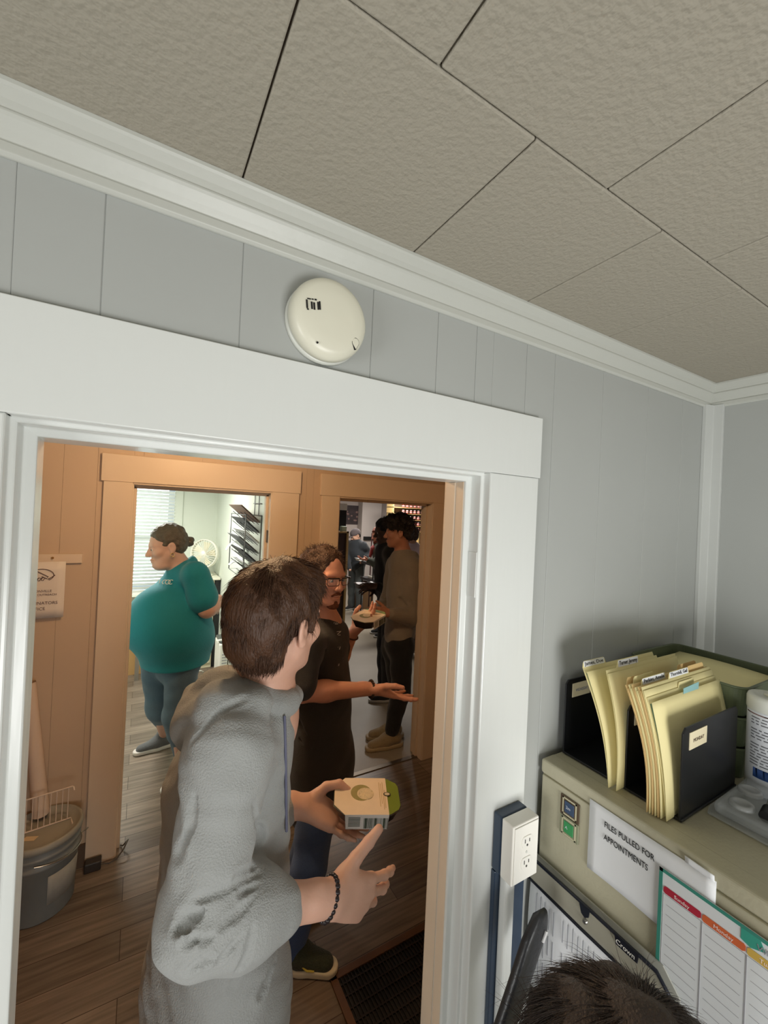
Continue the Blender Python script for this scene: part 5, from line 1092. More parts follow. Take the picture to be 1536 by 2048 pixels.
# ready meal container held in the left hand
def meal(name, c, a, b_, label, tone=1.0, s=1.0, grp='ready meal trays'):
    a = unit(a); up = unit(np.cross(a, b_)); b_ = np.cross(up, a); c = V(c)
    t = thing(name, c, label, 'food container', grp)
    W = lambda x, y, z: c+s*(x*a+y*b_+z*up)
    oc = lambda l, w_, r: [(-l+r, -w_), (l-r, -w_), (l-.2*r, -w_+.55*r), (l, -w_+r), (l, w_-r), (l-.2*r, w_-.55*r), (l-r, w_), (-l+r, w_), (-l, w_-r), (-l, -w_+r)]
    def slab(l, w_, r, z0, z1, l1=None, w1=None, x0=0):
        p0 = oc(l, w_, r); p1 = oc(l1 or l, w1 or w_, r); n = len(p0); vs = [W(x+x0, y, z0) for x, y in p0]+[W(x+x0, y, z1) for x, y in p1]
        return MB().add(vs, [tuple(range(n))[::-1], tuple(range(n, 2*n))]+[(i, (i+1) % n, n+(i+1) % n, n+i) for i in range(n)])
    slab(.078, .052, .026, -.024, .012, .090, .062).build('plastic_tray', mat('dark_clear_tray', (58, 52, 50), .2), t, bevel=.002)
    slab(.094, .066, .030, .012, .0155).build('rim', mat('tray_rim', (70, 66, 62), .25), t, bevel=.001)
    slab(.0925, .0645, .030, .0155, .0162).build('green_film', mat('green_film', (116, 134, 50), .3), t)
    sl = MB(); sl.prism([(-.092, -.034), (-.062, -.067), (.058, -.067), (.058, .067), (-.062, .067), (-.092, .034)], W(0, 0, .0163), a*s, b_*s, up*.0012*s)
    slv = sl.build('sleeve_top', mat('cream_sleeve', (236, 216, 190), .6, var=(40, .06)), t)
    slf = MB().prism([(-.062, .017), (.058, .017), (.054, -.024), (-.058, -.024)], W(0, -.068, 0), a*s, up*s, b_*.0015*s).build('sleeve_side', mat('white_sleeve_side', (226, 226, 224), .6), t)
    bar = MB(); r = random.Random(5)
    for k in range(26):
        x = -.010+k*.0026; wd = .0045 if k in (1, 11, 20) else r.choice((.0006, .001, .0014)); bar.prism([(x, .008), (x+wd, .008), (x+wd, -.022), (x, -.022)], W(0, -.0684, 0), a*s, up*s, b_*-.0004*s)
    for k in range(7): bar.prism([(-.052, .010-k*.004), (-.020, .010-k*.004), (-.020, .0085-k*.004), (-.052, .0085-k*.004)], W(0, -.0684, 0), a*s, up*s, b_*-.0004*s)
    bar.build('barcode', mat('dark_green_bars', (70, 84, 70), .7), slf)
    d = MB(); d.prism([(.030*math.cos(q)-.008, .030*math.sin(q)) for q in np.linspace(0, 6.28, 28)[:-1]], W(-.008, .010, .0174), a*s, b_*s, up*.0004*s); d.build('bowl_picture', mat('olive_bowl', (150, 140, 84), .6, var=(60, .3)), slv)
    d = MB(); d.prism([(.024*math.cos(q), .022*math.sin(q)) for q in np.linspace(0, 6.28, 24)[:-1]], W(-.004, .006, .0178), a*s, b_*s, up*.0004*s); d.build('food_picture', mat('cream_food', (228, 208, 168), .6, bump=(200, .6), var=(120, .2)), slv)
    l = MB()
    for x, y0, y1 in ((.036, -.04, .05), (.041, -.03, .045), (.046, -.05, .05), (.050, -.045, .02)): l.prism([(x, y0), (x+.0018, y0), (x+.0018, y1), (x, y1)], W(0, 0, .0175), a*s, b_*s, up*.0003*s)
    l.build('print_lines', mat('gold_print', (196, 168, 120), .6), slv)
    lg_ = MB().prism([(.0105*math.cos(q), .0075*math.sin(q)) for q in np.linspace(0, 6.28, 20)[:-1]], W(.058, .004, .0178), a*s, b_*s, up*.0006*s).build('round_emblem', mat('dark_emblem', (58, 50, 40), .5), slv)
    MB().prism([(.0075*math.cos(q), .005*math.sin(q)) for q in np.linspace(0, 6.28, 20)[:-1]], W(.058, .004, .0184), a*s, b_*s, up*.0004*s).build('emblem_centre', mat('pale_emblem', (214, 200, 170), .5), lg_)
    return t
mc = P(733, 1602, .36)
meal('meal_container', mc, (.90, -.42, -.02), (.42, .90, .10), 'cream and green ready meal container held by the person in grey')
note('A done')
# ---------------------------------------------------------------- person with glasses and a black T-shirt
bf = unit((.93, -.36, 0)); br = V(bf[1], -bf[0], 0)
J = skeleton(.74, 1.08, bf, 1.78); J['f'] = bf; J['r'] = br
J['head'] = P(648, 1152, 1.06); J['hf'] = unit((.28, -.95, -.04)); J['hu'] = unit((.03, -.02, 1)); J['hs'] = 1.03
J['neck'] = P(650, 1252, 1.12); J['chest'] = P(640, 1380, 1.12); J['pel'] = P(640, 1540, 1.12)
J['sR'] = P(612, 1285, .99); J['eR'] = P(602, 1384, .93); J['wR'] = P(742, 1378, .90)
J['sL'] = P(672, 1290, 1.30); J['eL'] = P(672, 1335, 1.36); J['wL'] = P(708, 1262, 1.26)
J['handR'] = dict(s=1.1, d=unit(P(790, 1392, .86)-J['wR']), n=unit((-.1, -.25, -.96)), curls=[(2, 6, 4), (4, 6, 4), (6, 8, 6), (10, 10, 8)], splay=(8, 3, -2, -8), thumb=((.58, .72, -.45), (.82, .50, -.28), (.92, .32, -.1)))
J['handL'] = dict(d=unit(P(738, 1238, 1.22)-J['wL']), n=unit((.1, .35, -.93)), curls=[(14, 18, 10), (16, 18, 12), (18, 20, 12), (22, 20, 14)], thumb=((.55, .5, -.65), (.82, .2, -.5), (.95, 0, -.2)))
f1 = PZ(612, 1925); f2 = PZ(604, 1800)
J['aR'] = V(f1[0]-.07, f1[1]+.03, .085); J['fdR'] = unit((.80, -.60, 0)); J['aL'] = V(f2[0]-.02, f2[1]+.02, .085); J['fdL'] = unit((.93, -.36, 0))
for sd, sg in (('R', 1), ('L', -1)): J['h'+sd] = J['pel']+br*sg*.09-V(0, 0, .03); J['k'+sd] = (J['h'+sd]+J['a'+sd])/2+bf*.02
bp_, L, R = body_prims(J)
Bp = sdf_obj('person', bp_, .0035, SK('ruddy_skin', (206, 150, 128))); note('B body')
tag(Bp, 'person with glasses and goatee in a black T-shirt holding out an open hand', 'person')
eyes(Bp, L, R, 1.03, (70, 84, 90))
s = 1.03
hmB = mat('wavy_brown_hair', (74, 51, 36), .6, bump=(160, .7, 3), var=(70, .35))
hb = [ell(L(-.020, 0, .050), (.106, .092, .086), R, .01), ell(L(-.065, 0, -.012), (.052, .080, .075), R, .03), cone(L(.012, .080, .03), L(.006, .081, -.02), .014, .008, .012), cone(L(.012, -.080, .03), L(.006, -.081, -.02), .014, .008, .012), ell(L(.106, 0, .020), (.062, .070, .072), R, .012, -1), ell(L(-.004, .094, -.020), (.024, .016, .036), R, .008, -1), ell(L(-.004, -.094, -.020), (.024, .016, .036), R, .008, -1)]
wbB = wob(95, .005, 11)
hb_o = sdf_obj('hair', hb, .0035, hmB, Bp, wbB, .006)
vs, qs = mesh_sdf(hb, .007); p, nn = hair_on(vs, qs, 2500, 6, lambda p: ((p-L(0, 0, 0))@R[:, 2] > -.02) & ((p-L(0, 0, 0))@R[:, 0] < .05))
strands('hair_locks', hmB, hb_o, p-nn*.004, nn*.5+np.random.RandomState(3).normal(size=p.shape)*.6, .026, .0011, 7, droop=.5, curl=.35)
bmat = mat('reddish_beard', (112, 62, 40), .75, bump=(300, .7), var=(120, .3))
sdf_obj('moustache', [cone(L(.1045, .002, -.0560), L(.094, .025, -.066), .0055*s, .0045, .004), cone(L(.1045, -.002, -.0560), L(.094, -.025, -.066), .0055*s, .0045, .004)], .002, bmat, Bp, wob(400, .0008, 2), .003)
sdf_obj('goatee', [ell(L(.078, 0, -.112), V(.020, .027, .016)*s, R, .008), ell(L(.090, 0, -.096), V(.008, .012, .008)*s, R, .006), cone(L(.070, .022, -.106), L(.05, .036, -.104), .011, .008, .01), cone(L(.070, -.022, -.106), L(.05, -.036, -.104), .011, .008, .01)], .0025, bmat, Bp, wob(300, .001, 4), .003)
for q in (1, -1): sdf_obj('eyebrow', [cone(L(.092, q*.016, .019), L(.082, q*.044, .021), .0042, .003, .003)], .002, bmat, Bp)
gl = mat('black_frame', (18, 18, 20), .3); g_ = MB(); ln_ = MB()
for q in (1, -1):
    rr2 = [(x, z) for x, z in rrect(-.0255, -.017, .0255, .014, .009, 4)]; cx_ = q*.0335
    ring = [L(.112-.055*abs(cx_+x)*abs(cx_+x)/.07*5, cx_+x, -.004+z) for x, z in rr2]
    g_.tube(ring, .0015, 6, True); g_.tube([L(.112-.055*(cx_+x)**2/.07*5, cx_+x, -.004+.0135) for x in np.linspace(-.0255, .0255, 7)], .0030, 6)
    n = len(ring); cvt = np.mean(ring, 0); ln_.add(ring+[cvt], [(i, (i+1) % n, n) for i in range(n)])
    g_.tube([L(.097, q*.060, .006), L(.088, q*.074, .005), L(.03, q*.084, .004), L(-.012, q*.087, .002), L(-.03, q*.086, -.018)], .0032, 6)
g_.tube([L(.112, -.010, .001), L(.1145, 0, .004), L(.112, .010, .001)], .0025, 6)
go = g_.build('glasses', gl, Bp); ln_.build('lenses', mat('lens_glass', (230, 235, 235), .03, alpha=.16, spec=1), go)
# T-shirt
ts = CL('black_cotton', (50, 48, 47), .9, .25, 260)
nk = J['neck']; e = J['eR']; sR = J['sR']
tp = [cone(nk-V(0, 0, .015), nk-V(0, 0, .06), .066, .085, .03), cone(nk-V(0, 0, .08), J['chest'], .150, .165, .06, n=bf, s=.76), cone(J['chest'], J['pel']+V(0, 0, .05), .168, .178, .06, n=bf, s=.80), cone(J['pel']+V(0, 0, .05), J['pel']-V(0, 0, .10), .178, .180, .05, n=bf, s=.82),
      cone(nk-V(0, 0, .055), sR, .06, .064, .05), cone(nk-V(0, 0, .055), J['sL'], .06, .064, .05), cone(sR, sR+(e-sR)*.86, .068, .066, .04), cone(J['sL'], J['sL']+(J['eL']-J['sL'])*.9, .066, .062, .04)]
tb = list(tp)
for c_, w_ in (([(592, 1435), (612, 1470)], .006), ([(580, 1390), (596, 1430)], .008), ([(600, 1480), (625, 1500)], .006), ([(650, 1300), (648, 1345)], .007)):
    q = [hit(tb, *a) for a in c_]
    if None not in [None if x is None else 1 for x in q]: tb.append(cone(q[0], q[1], w_, w_*.6, .012, op=-1))
tb += [cone(nk+bf*.058*math.cos(a)+br*.062*math.sin(a)+V(0, 0, .028-.018*math.cos(a)), nk+bf*.058*math.cos(a+.5)+br*.062*math.sin(a+.5)+V(0, 0, .028-.018*math.cos(a+.5)), .020, .020, .02) for a in np.linspace(0, 5.8, 13)]
to = wear('t_shirt', tb, .005, ts, Bp, wob(30, .004, 21)); note('B shirt')
wh = mat('shirt_print', (190, 186, 180), .8)
for ch, (px, py) in zip('ENERI', ((680, 1296), (681, 1268), (676, 1246), (672, 1230), (667, 1216))):
    q = hit(tp, px, py)
    if q is not None: text(ch, q-unit(q-CAM)*.006+V(0, 0, -.008), (0.12, 0, 1), (-.95, .1, 0), .030, wh, to, name='printed_letter')
q = hit(tp, 678, 1332)
if q is not None: text('a', q-unit(q-CAM)*.006, (0.12, 0, 1), (-.95, .1, 0), .026, wh, to, name='printed_letter')
wear('jeans', pants_prims(J, .094, .072, .066), .006, CL('blue_denim', (66, 92, 138), .85, .4, 300), Bp, wob(34, .004, 5))
gs = CL('dark_green_mesh', (54, 62, 46), .8, .6, 200); 
for sd in 'RL': 
    so_ = shoe(Bp, J, sd, gs, mat('cream_sole_'+sd, (224, 216, 190), .6), s=1.08, h=.004, lace=mat('grey_lace_'+sd, (120, 130, 116), .7))
    g0 = V(J['a'+sd][0], J['a'+sd][1], 0); f = unit(J['fd'+sd]); r = V(f[1], -f[0], 0)
    MB().tube([g0+f*.075+r*.046+V(0, 0, .050), g0+f*.095+r*.046+V(0, 0, .036), g0+f*.125+r*.040+V(0, 0, .034)], .004, 6).build('yellow_stripe', mat('yellow_stripe_'+sd, (214, 196, 80), .6), so_)
ax = unit(J['wR']-J['eR']); u, v, _ = frame(ax); b = MB()
for k in range(18): a = 2*math.pi*k/18; b.ell(J['wR']+ax*.0+.031*math.cos(a)*u+.034*math.sin(a)*v, (.0066,)*3, 8, 6)
b.build('bead_bracelet', mat('dark_brown_beads', (52, 36, 26), .3), Bp)
ax = unit(J['wL']-J['eL']); u, v, _ = frame(ax); MB().tube([J['wL']-ax*.03+.034*math.cos(a)*u+.034*math.sin(a)*v for a in np.linspace(0, 6.28, 20)[:-1]], .004, 6, True).build('wrist_band', mat('brown_band', (84, 50, 34), .6), Bp)
mc = P(737, 1237, 1.19)
meal('meal_container', mc, (.86, .50, .12), (-.50, .86, .05), 'cream ready meal container held up by the person with glasses')
note('B done')
# ---------------------------------------------------------------- woman in teal
yc = 2.50
bf = unit((-1, -.05, 0)); br = V(bf[1], -bf[0], 0)
J = skeleton(.2, yc, bf, 1.72); J['f'] = bf; J['r'] = br
J['head'] = P(334, 1092, 2.48); J['hf'] = unit((-.97, -.18, -.18)); J['hu'] = unit((-.16, 0, 1)); J['hs'] = 1.10
J['neck'] = P(366, 1142, 2.50); J['chest'] = P(350, 1200, 2.52); J['pel'] = P(348, 1310, 2.52)
J['sL'] = P(392, 1152, 2.33); J['eL'] = P(414, 1218, 2.30); J['wL'] = P(436, 1200, 2.42)
J['sR'] = P(366, 1158, 2.66); J['eR'] = P(372, 1220, 2.75); J['wR'] = P(330, 1225, 2.66)
J['handL'] = dict(d=(-.1, .9, -.2), n=(.8, 0, .5), curls=[(20, 30, 20)]*4)
J['hL'] = P(368, 1318, 2.43); J['kL'] = P(352, 1430, 2.42); aL = PZ(362, 1552); J['aL'] = V(aL[0], aL[1], .085); J['fdL'] = unit((-.55, -.80, 0))
J['hR'] = P(318, 1318, 2.62); J['kR'] = P(318, 1420, 2.66); aR = PZ(327, 1494); J['aR'] = V(aR[0], aR[1], .10); J['fdR'] = unit((-.97, -.15, 0))
bp_, L, R = body_prims(J, arm=1.5, neck_r=.066)
bp_ += [ell(L(.035, 0, -.112), (.055, .055, .032), R, .03)]
W_ = sdf_obj('person', bp_, .005, SK('fair_skin_pink', (212, 168, 150))); note('C body')
tag(W_, 'woman in a teal T-shirt and jeans standing side on in the bright office', 'person')
eyes(W_, L, R, 1.1)
hmC = mat('grey_brown_hair', (92, 82, 70), .5, bump=(220, .6, 3, (.3, 1, 1)), var=(40, .3))
s = 1.1
hc = [ell(L(-.018, 0, .046)-0, V(.106, .088, .093)*s, R, .01), ell(L(-.05, 0, .0), V(.066, .080, .07)*s, R, .03), ell(L(.092, 0, -.015), V(.075, .10, .085)*s, R, .02, -1), ell(L(.0, .088, -.022), V(.024, .018, .036)*s, R, .012, -1), ell(L(.0, -.088, -.022), V(.024, .018, .036)*s, R, .012, -1), ell(L(-.128, 0, .005), V(.030, .032, .034)*s, R, .012), ell(L(-.150, .006, .012), V(.016, .018, .014)*s, R, .008)]
ho_ = sdf_obj('hair', hc, .005, hmC, W_, wob(120, .003, 12), .006)
MB().tube([L(-.112, .024*math.cos(a), .004+.026*math.sin(a)) for a in np.linspace(0, 6.28, 16)[:-1]], .006, 6, True).build('hair_tie', M['dark'], ho_)
for q in (1, -1): MB().tube([L(-.002+.010*math.sin(a), q*.088, -.050-.012*math.cos(a)+.0) for a in np.linspace(0, 6.28, 18)[:-1]], .0022, 5, True).build('hoop_earring', mat('gold_hoop', (232, 200, 130), .25, .9), W_)
tl_ = CL('teal_cotton', (14, 130, 146), .8, .25, 200)
nk = J['neck']
tp = [cone(nk-V(0, 0, .02), J['chest'], .095, .17, .05), ell(P(343, 1222, 2.50), (.205, .225, .18), None, .08), ell(P(331, 1250, 2.50), (.255, .25, .20), None, .10), ell(P(352, 1268, 2.52), (.235, .25, .19), None, .10), cone(P(352, 1285, 2.52), P(350, 1318, 2.52), .232, .222, .05), cone(nk+V(.035, 0, .045), nk+V(.02, 0, -.05), .060, .09, .04), ell(P(312, 1208, 2.42), (.085, .09, .09), None, .08), ell(P(312, 1208, 2.60), (.085, .09, .09), None, .08),
      cone(nk-V(0, 0, .04), J['sL'], .075, .082, .05), cone(nk-V(0, 0, .04), J['sR'], .075, .08, .05), cone(J['sL'], J['sL']+(J['eL']-J['sL'])*.66, .090, .098, .02), cone(J['sR'], J['sR']+(J['eR']-J['sR'])*.8, .085, .08, .04), plane_cut(P(346, 1326, 2.50), (0, 0, -1), .01), plane_cut(J['sL']+(J['eL']-J['sL'])*.90, unit(J['eL']-J['sL'])+V(0, -2, 0)*0, .01) if False else ell(nk+V(-.035, 0, .10), (.085, .08, .055), None, .02, -1)]
to = wear('t_shirt', tp, .006, tl_, W_, wob(16, .006, 31)); note('C shirt')
q = hit(tp, 318, 1162)
if q is not None:
    for k, (ch, px) in enumerate(zip('JCOC', (316, 322, 328, 334))):
        qq = hit(tp, px, 1165); text(ch, qq-unit(qq-CAM)*.022-V(0, 0, .012), unit((.95, -.25, -.02)), (0, 0, 1), .046, M['plate'], to, name='printed_letter', shear=.2)
pj = pants_prims(J, .120, .082, .060, top=-.02, cut=.10); 
jn = wear('jeans', pj, .006, CL('mid_blue_denim', (84, 108, 128), .85, .4, 240), W_, wob(40, .004, 5))
gsh = CL('grey_knit', (98, 98, 100), .85, .5, 200)
for sd in 'RL': shoe(W_, J, sd, gsh, mat('white_wavy_sole_'+sd, (214, 206, 200), .6), s=1.1, h=.005)
note('C done')
# ---------------------------------------------------------------- curly-haired person in the olive hoodie, in the right doorway
bf = unit((-.80, .55, 0)); br = V(bf[1], -bf[0], 0)
J = skeleton(1.93, 2.32, bf, 1.88); J['f'] = bf; J['r'] = br
J['head'] = P(797, 1064, 2.36); J['hf'] = unit((-.85, .45, -.08)); J['hs'] = 1.06
J['neck'] = P(806, 1112, 2.36); J['chest'] = P(808, 1180, 2.36); J['pel'] = P(799, 1275, 2.36)
J['sL'] = P(824, 1134, 2.22); J['eL'] = P(824, 1236, 2.20); J['wL'] = P(778, 1226, 2.16)
J['sR'] = P(790, 1132, 2.58); J['eR'] = P(775, 1200, 2.62); J['wR'] = P(758, 1222, 2.50)
J['handL'] = dict(d=unit(P(752, 1222, 2.14)-J['wL']), n=unit((.1, -.8, .5)), curls=[(20, 25, 15)]*4, thumb=((.6, .7, 0), (.8, .5, 0), (.9, .3, 0)))
J['hL'] = P(804, 1285, 2.28); J['kL'] = P(800, 1390, 2.26); a = PZ(783, 1500); J['aL'] = V(a[0]+.03, a[1]+.05, .085); J['fdL'] = unit((-.95, .10, 0))
J['hR'] = P(786, 1285, 2.46); J['kR'] = P(798, 1390, 2.44); a = PZ(790, 1484); J['aR'] = V(a[0]+.02, a[1]+.08, .085); J['fdR'] = unit((-.95, .25, 0))
bp_, L, R = body_prims(J)
D_ = sdf_obj('person', bp_, .0055, SK('warm_skin', (176, 122, 98)))
tag(D_, 'curly-haired person in an olive hoodie and black trousers leaning in the right doorway', 'person')
eyes(D_, L, R, 1.06)
hmD = mat('black_curly_hair', (34, 26, 22), .6, bump=(120, .9), var=(60, .4))
hd = [ell(L(-.018, 0, .062), (.122, .104, .095), R, .01), ell(L(-.075, 0, -.005), (.055, .085, .075), R, .03), ell(L(.065, 0, .085), (.055, .075, .05), R, .03), ell(L(.105, 0, -.03), (.07, .09, .075), R, .02, -1), ell(L(.0, .1, -.022), (.028, .03, .04), R, .01, -1), ell(L(.0, -.1, -.022), (.028, .03, .04), R, .01, -1)]
hdo = sdf_obj('hair', hd, .005, hmD, D_, wob(85, .011, 17), .014)
vs, qs = mesh_sdf(hd, .01); p, nn = hair_on(vs, qs, 1500, 6, lambda p: ((p-L(0, 0, 0))@R[:, 2] > -.0))
strands('hair_locks', hmD, hdo, p, nn*.7+np.random.RandomState(3).normal(size=p.shape)*.6, .035, .0022, 7, droop=.5, curl=.6)
ol = CL('olive_fleece', (136, 126, 114), .95, .3, 200); nk = J['neck']
hp_ = [cone(nk-V(0, 0, .08), J['chest'], .155, .175, .06, n=bf, s=.78), cone(J['chest'], J['pel']+V(0, 0, .05), .178, .165, .06, n=bf, s=.8), cone(J['pel']+V(0, 0, .05), J['pel']+V(0, 0, .02), .160, .155, .03, n=bf, s=.8), cone(nk-V(0, 0, .05), J['sL'], .075, .08, .05), cone(nk-V(0, 0, .05), J['sR'], .075, .08, .05),
       cone(J['sL'], J['eL'], .082, .072, .04), cone(J['eL'], J['eL']+(J['wL']-J['eL'])*.9, .072, .05, .03), cone(J['sR'], J['eR'], .08, .07, .04), cone(J['eR'], J['wR'], .068, .05, .03),
       cone(nk-bf*.07-br*.06-V(0, 0, .02), nk-bf*.085+br*.06-V(0, 0, .02), .05, .05, .03), cone(nk-bf*.05-br*.075, nk+bf*.03-br*.08-V(0, 0, .04), .042, .03, .03), cone(nk-bf*.09-br*.05-V(0, 0, .0), nk-bf*.11+br*.02-V(0, 0, .09), .055, .04, .03)]
b_ = list(hp_)
for c_, w_ in (([(800, 1200), (812, 1212)], .012), ([(822, 1204), (826, 1216)], .01), ([(800, 1184), (798, 1150)], .008), ([(815, 1098), (838, 1112)], .010)):
    q = [hit(b_, *a) for a in c_]
    if all(x is not None for x in q): b_.append(cone(q[0], q[1], w_, w_*.6, .02, op=-1))
b_.append(ell(nk+V(0, 0, .05), (.062, .062, .06), None, .02, -1))
wear('hoodie', b_, .006, ol, D_, wob(26, .005, 41)); note('D hoodie')
wear('trousers', pants_prims(J, .098, .074, .056, cut=.06), .007, CL('black_jersey', (20, 20, 21), .9, .2), D_, wob(30, .004, 3))
for sd in 'RL':
    MB().cyl(J['a'+sd]+V(0, 0, -.01), J['a'+sd]+V(0, 0, .10), .044, .042, n=16).build('white_sock', mat('white_sock_'+sd, (222, 214, 206), .9, bump=(200, .3)), D_)
    shoe(D_, J, sd, CL('tan_mesh_'+sd, (150, 134, 104), .8, .5, 200), mat('tan_sole_'+sd, (166, 150, 120), .6), s=1.12, h=.005, lace=mat('tan_lace_'+sd, (120, 104, 80), .8))
note('D done')
# ---------------------------------------------------------------- simpler figures deeper in the pantry
def figure(label, feet, heading, H, head, headf, skin, top_c, leg_c, hair_c, arms, h=.009, hair='short', shoes=(30, 30, 32), collar=None, wid=1.0, legs=True, cap=None, **kw):
    bf = unit(V(heading[0], heading[1], 0)); br = V(bf[1], -bf[0], 0); head = V(head); o = V(feet[0], feet[1], 0)
    J = skeleton(o[0], o[1], bf, H); dz = head-J['head']; J['head'] = head; J['hf'] = unit(headf)
    for kx, wt in (('neck', .95), ('chest', .6), ('sR', .9), ('sL', .9)): J[kx] = J[kx]+dz*wt
    J['chest'][2] = (J['neck'][2]*.45+J['pel'][2]*.55); J.update(arms)
    bp_, L, R = body_prims(J); n_ = label.split()[0]
    ob_ = sdf_obj('person', bp_, h, SK('skin_'+n_, skin)); tag(ob_, label, 'person')
    q = J['q']; nk = J['neck']
    eyes(ob_, L, R, q)
    hm_ = mat('hair_'+n_, hair_c, .6, bump=(100, .6), var=(60, .3))
    if hair == 'short': hp = [ell(L(-.018, 0, .05), V(.108, .09, .088)*q, R, .01), ell(L(-.06, 0, -.005), V(.056, .08, .07)*q, R, .03), ell(L(.10, 0, -.02), V(.07, .09, .075)*q, R, .02, -1)]
    else: hp = [ell(L(-.05, 0, -.01), V(.062, .08, .06)*q, R, .01), ell(L(.08, 0, -.0), V(.07, .09, .12)*q, R, .02, -1)]
    sdf_obj('hair', hp, h*.8, hm_, ob_, wob(100, .004, 3), .006)
    if cap:
        cm = CL('cap_'+n_, cap, .9, .3)
        co = sdf_obj('cap', [ell(L(-.012, 0, .052), V(.112, .092, .086)*q, R, .01), plane_cut(L(0, 0, .022), -R[:, 2])], h*.7, cm, ob_); sdf_obj('peak', [ell(L(.115, 0, .026), V(.065, .062, .010)*q, R, .01)], h*.7, cm, co)
    tp = [cone(nk-V(0, 0, .08), J['chest'], .155*wid, .165*wid, .06, n=bf, s=.78), cone(J['chest'], J['pel']-V(0, 0, .02), .168*wid, .165*wid, .06, n=bf, s=.82)]
    for sd in 'RL': tp += [cone(nk-V(0, 0, .05), J['s'+sd], .07, .078, .05), cone(J['s'+sd], J['e'+sd], .074, .064, .04), cone(J['e'+sd], J['e'+sd]+(J['w'+sd]-J['e'+sd])*.86, .062, .046, .03)]
    to = wear('top', tp, h, CL('top_'+n_, top_c), ob_, wob(28, .005, 7))
    if collar: sdf_obj('collar', [cone(nk-bf*.06-br*.07, nk-bf*.06+br*.07, .035, .035, .03), cone(nk-bf*.05+br*.08, nk+bf*.06+br*.05-V(0, 0, .06), .034, .024, .02), cone(nk-bf*.05-br*.08, nk+bf*.06-br*.05-V(0, 0, .06), .034, .024, .02)], h*.8, CL('collar_'+n_, collar), to)
    wear('trousers', pants_prims(J, .095, .076, .066), h, CL('trousers_'+n_, leg_c), ob_, wob(30, .004, 3))
    for sd in 'RL': shoe(ob_, J, sd, CL('shoe_'+n_+sd, shoes), mat('sole_'+n_+sd, (180, 178, 172), .6), h=h*.8)
    return ob_, J, L, R
# person in black behind the curly-haired one, holding a foil package
yE = 3.05
_o, JE, L, R = figure('dark-haired person all in black holding a foil package behind the olive hoodie', P(776, 1200, yE)[:2]+V(.06, .05), (-.9, .3), 1.86, P(770, 1062, yE), (-.92, .2, -.2), (92, 68, 54), (14, 14, 16), (16, 16, 18), (16, 14, 14), dict(wL=P(752, 1172, yE-.10), eL=P(790, 1190, yE-.12), wR=P(748, 1178, yE+.12), eR=P(790, 1195, yE+.2), handL=dict(d=(-.9, -.1, .1), n=(0, -.6, .8), curls=[(20, 25, 15)]*4), handR=dict(d=(-.9, -.1, .1), n=(0, -.3, .9), curls=[(20, 25, 15)]*4)), h=.007)
fk = P(733, 1168, yE-.02); foil = mat('crinkled_foil', (206, 198, 202), .35, .1, bump=(60, .8), var=(30, .2))
fo = thing('foil_package', fk, 'foil-topped food package held by the person dressed in black', 'food package')
MB().prism([(-.085, 0), (.085, 0), (.10, .045), (-.10, .045)], fk+V(0, -.05, -.045), (1, 0, 0), (0, 0, 1), (0, .11, 0)).build('tray', mat('grey_film_tray', (92, 88, 88), .3), fo, bevel=.006)
MB().sheet(lambda u, v: fk+V(-.108+.216*u, -.065+.14*v, .004+.006*math.sin(9*u)*math.cos(7*v)), 16, 10, (0, 0, .002)).build('foil_lid', foil, fo)
MB().prism([(-.1, 0), (-.075, .012), (-.055, .004), (-.08, -.010)], fk+V(0, -.068, .004), (1, 0, 0), (0, .4, 1), (0, .002, 0)).build('white_tab', M['plate'], fo); note('E')
# capped person at the back
yF = 6.75; ft = PZ(718, 1224)
figure('capped person in a dark sweater standing far back in the pantry', (ft[0], yF), (-.75, -.35), 1.76, P(711, 1071, yF), (-.90, -.1, -.42), (206, 162, 138), (36, 42, 48), (72, 78, 78), (40, 32, 28), dict(eL=P(740, 1105, yF-.1), wL=P(731, 1115, yF-.25), handL=dict(d=(-.7, -.3, -.4), n=(.2, .2, .9), curls=[(15, 20, 12)]*4), eR=P(694, 1120, yF), wR=P(700, 1140, yF-.2)), h=.010, hair='back', cap=(92, 84, 86), wid=1.12)
pk = P(724, 1119, yF-.32); pt = thing('paper_tray', pk, 'white paper tray of food passed between two people in the pantry', 'tray')
MB().prism([(-.11, .02), (.11, -.005), (.10, -.035), (-.09, -.02)], pk+V(0, -.07, 0), (1, 0, 0), (0, 0, 1), (0, .15, 0)).build('tray', M['plate'], pt, bevel=.004); MB().sheet(lambda u, v: pk+V(-.125+.25*u, -.085+.18*v, .026-.030*u), 4, 4, (0, 0, .004)).build('folded_lid', M['paper'], pt); note('F')
# person in green jacket with lime collar
yG = 5.05
_o, JG, L, R = figure('red-haired person in a green jacket with lime collar facing the capped person', P(765, 1200, yG)[:2]+V(.05, 0), (-.95, .2), 1.80, P(757, 1070, yG), (-.95, .05, -.22), (206, 140, 116), (78, 84, 74), (60, 60, 60), (112, 54, 36), dict(eL=P(752, 1128, yG-.1), wL=P(736, 1120, yG-.05), handL=dict(d=(-.9, .2, .1), n=(0, -.2, -.9), curls=[(15, 20, 12)]*4)), h=.009, collar=(206, 222, 60))
nk = JG['neck']; f = JG['f']; r = JG['r']
sdf_obj('red_scarf', [cone(nk+f*.07+r*.05-V(0, 0, .03), nk+f*.10-r*.05-V(0, 0, .05), .04, .035, .02), cone(nk+f*.12-V(0, 0, .06), nk+f*.15-V(0, 0, .18), .035, .025, .02)], .008, CL('red_scarf_wool', (150, 62, 62)), _o)
sdf_obj('blue_undershirt', [cone(nk-r*.06-V(0, 0, .02), nk+f*.05-r*.05-V(0, 0, .08), .045, .03, .02)], .008, CL('blue_knit', (84, 84, 150)), _o)
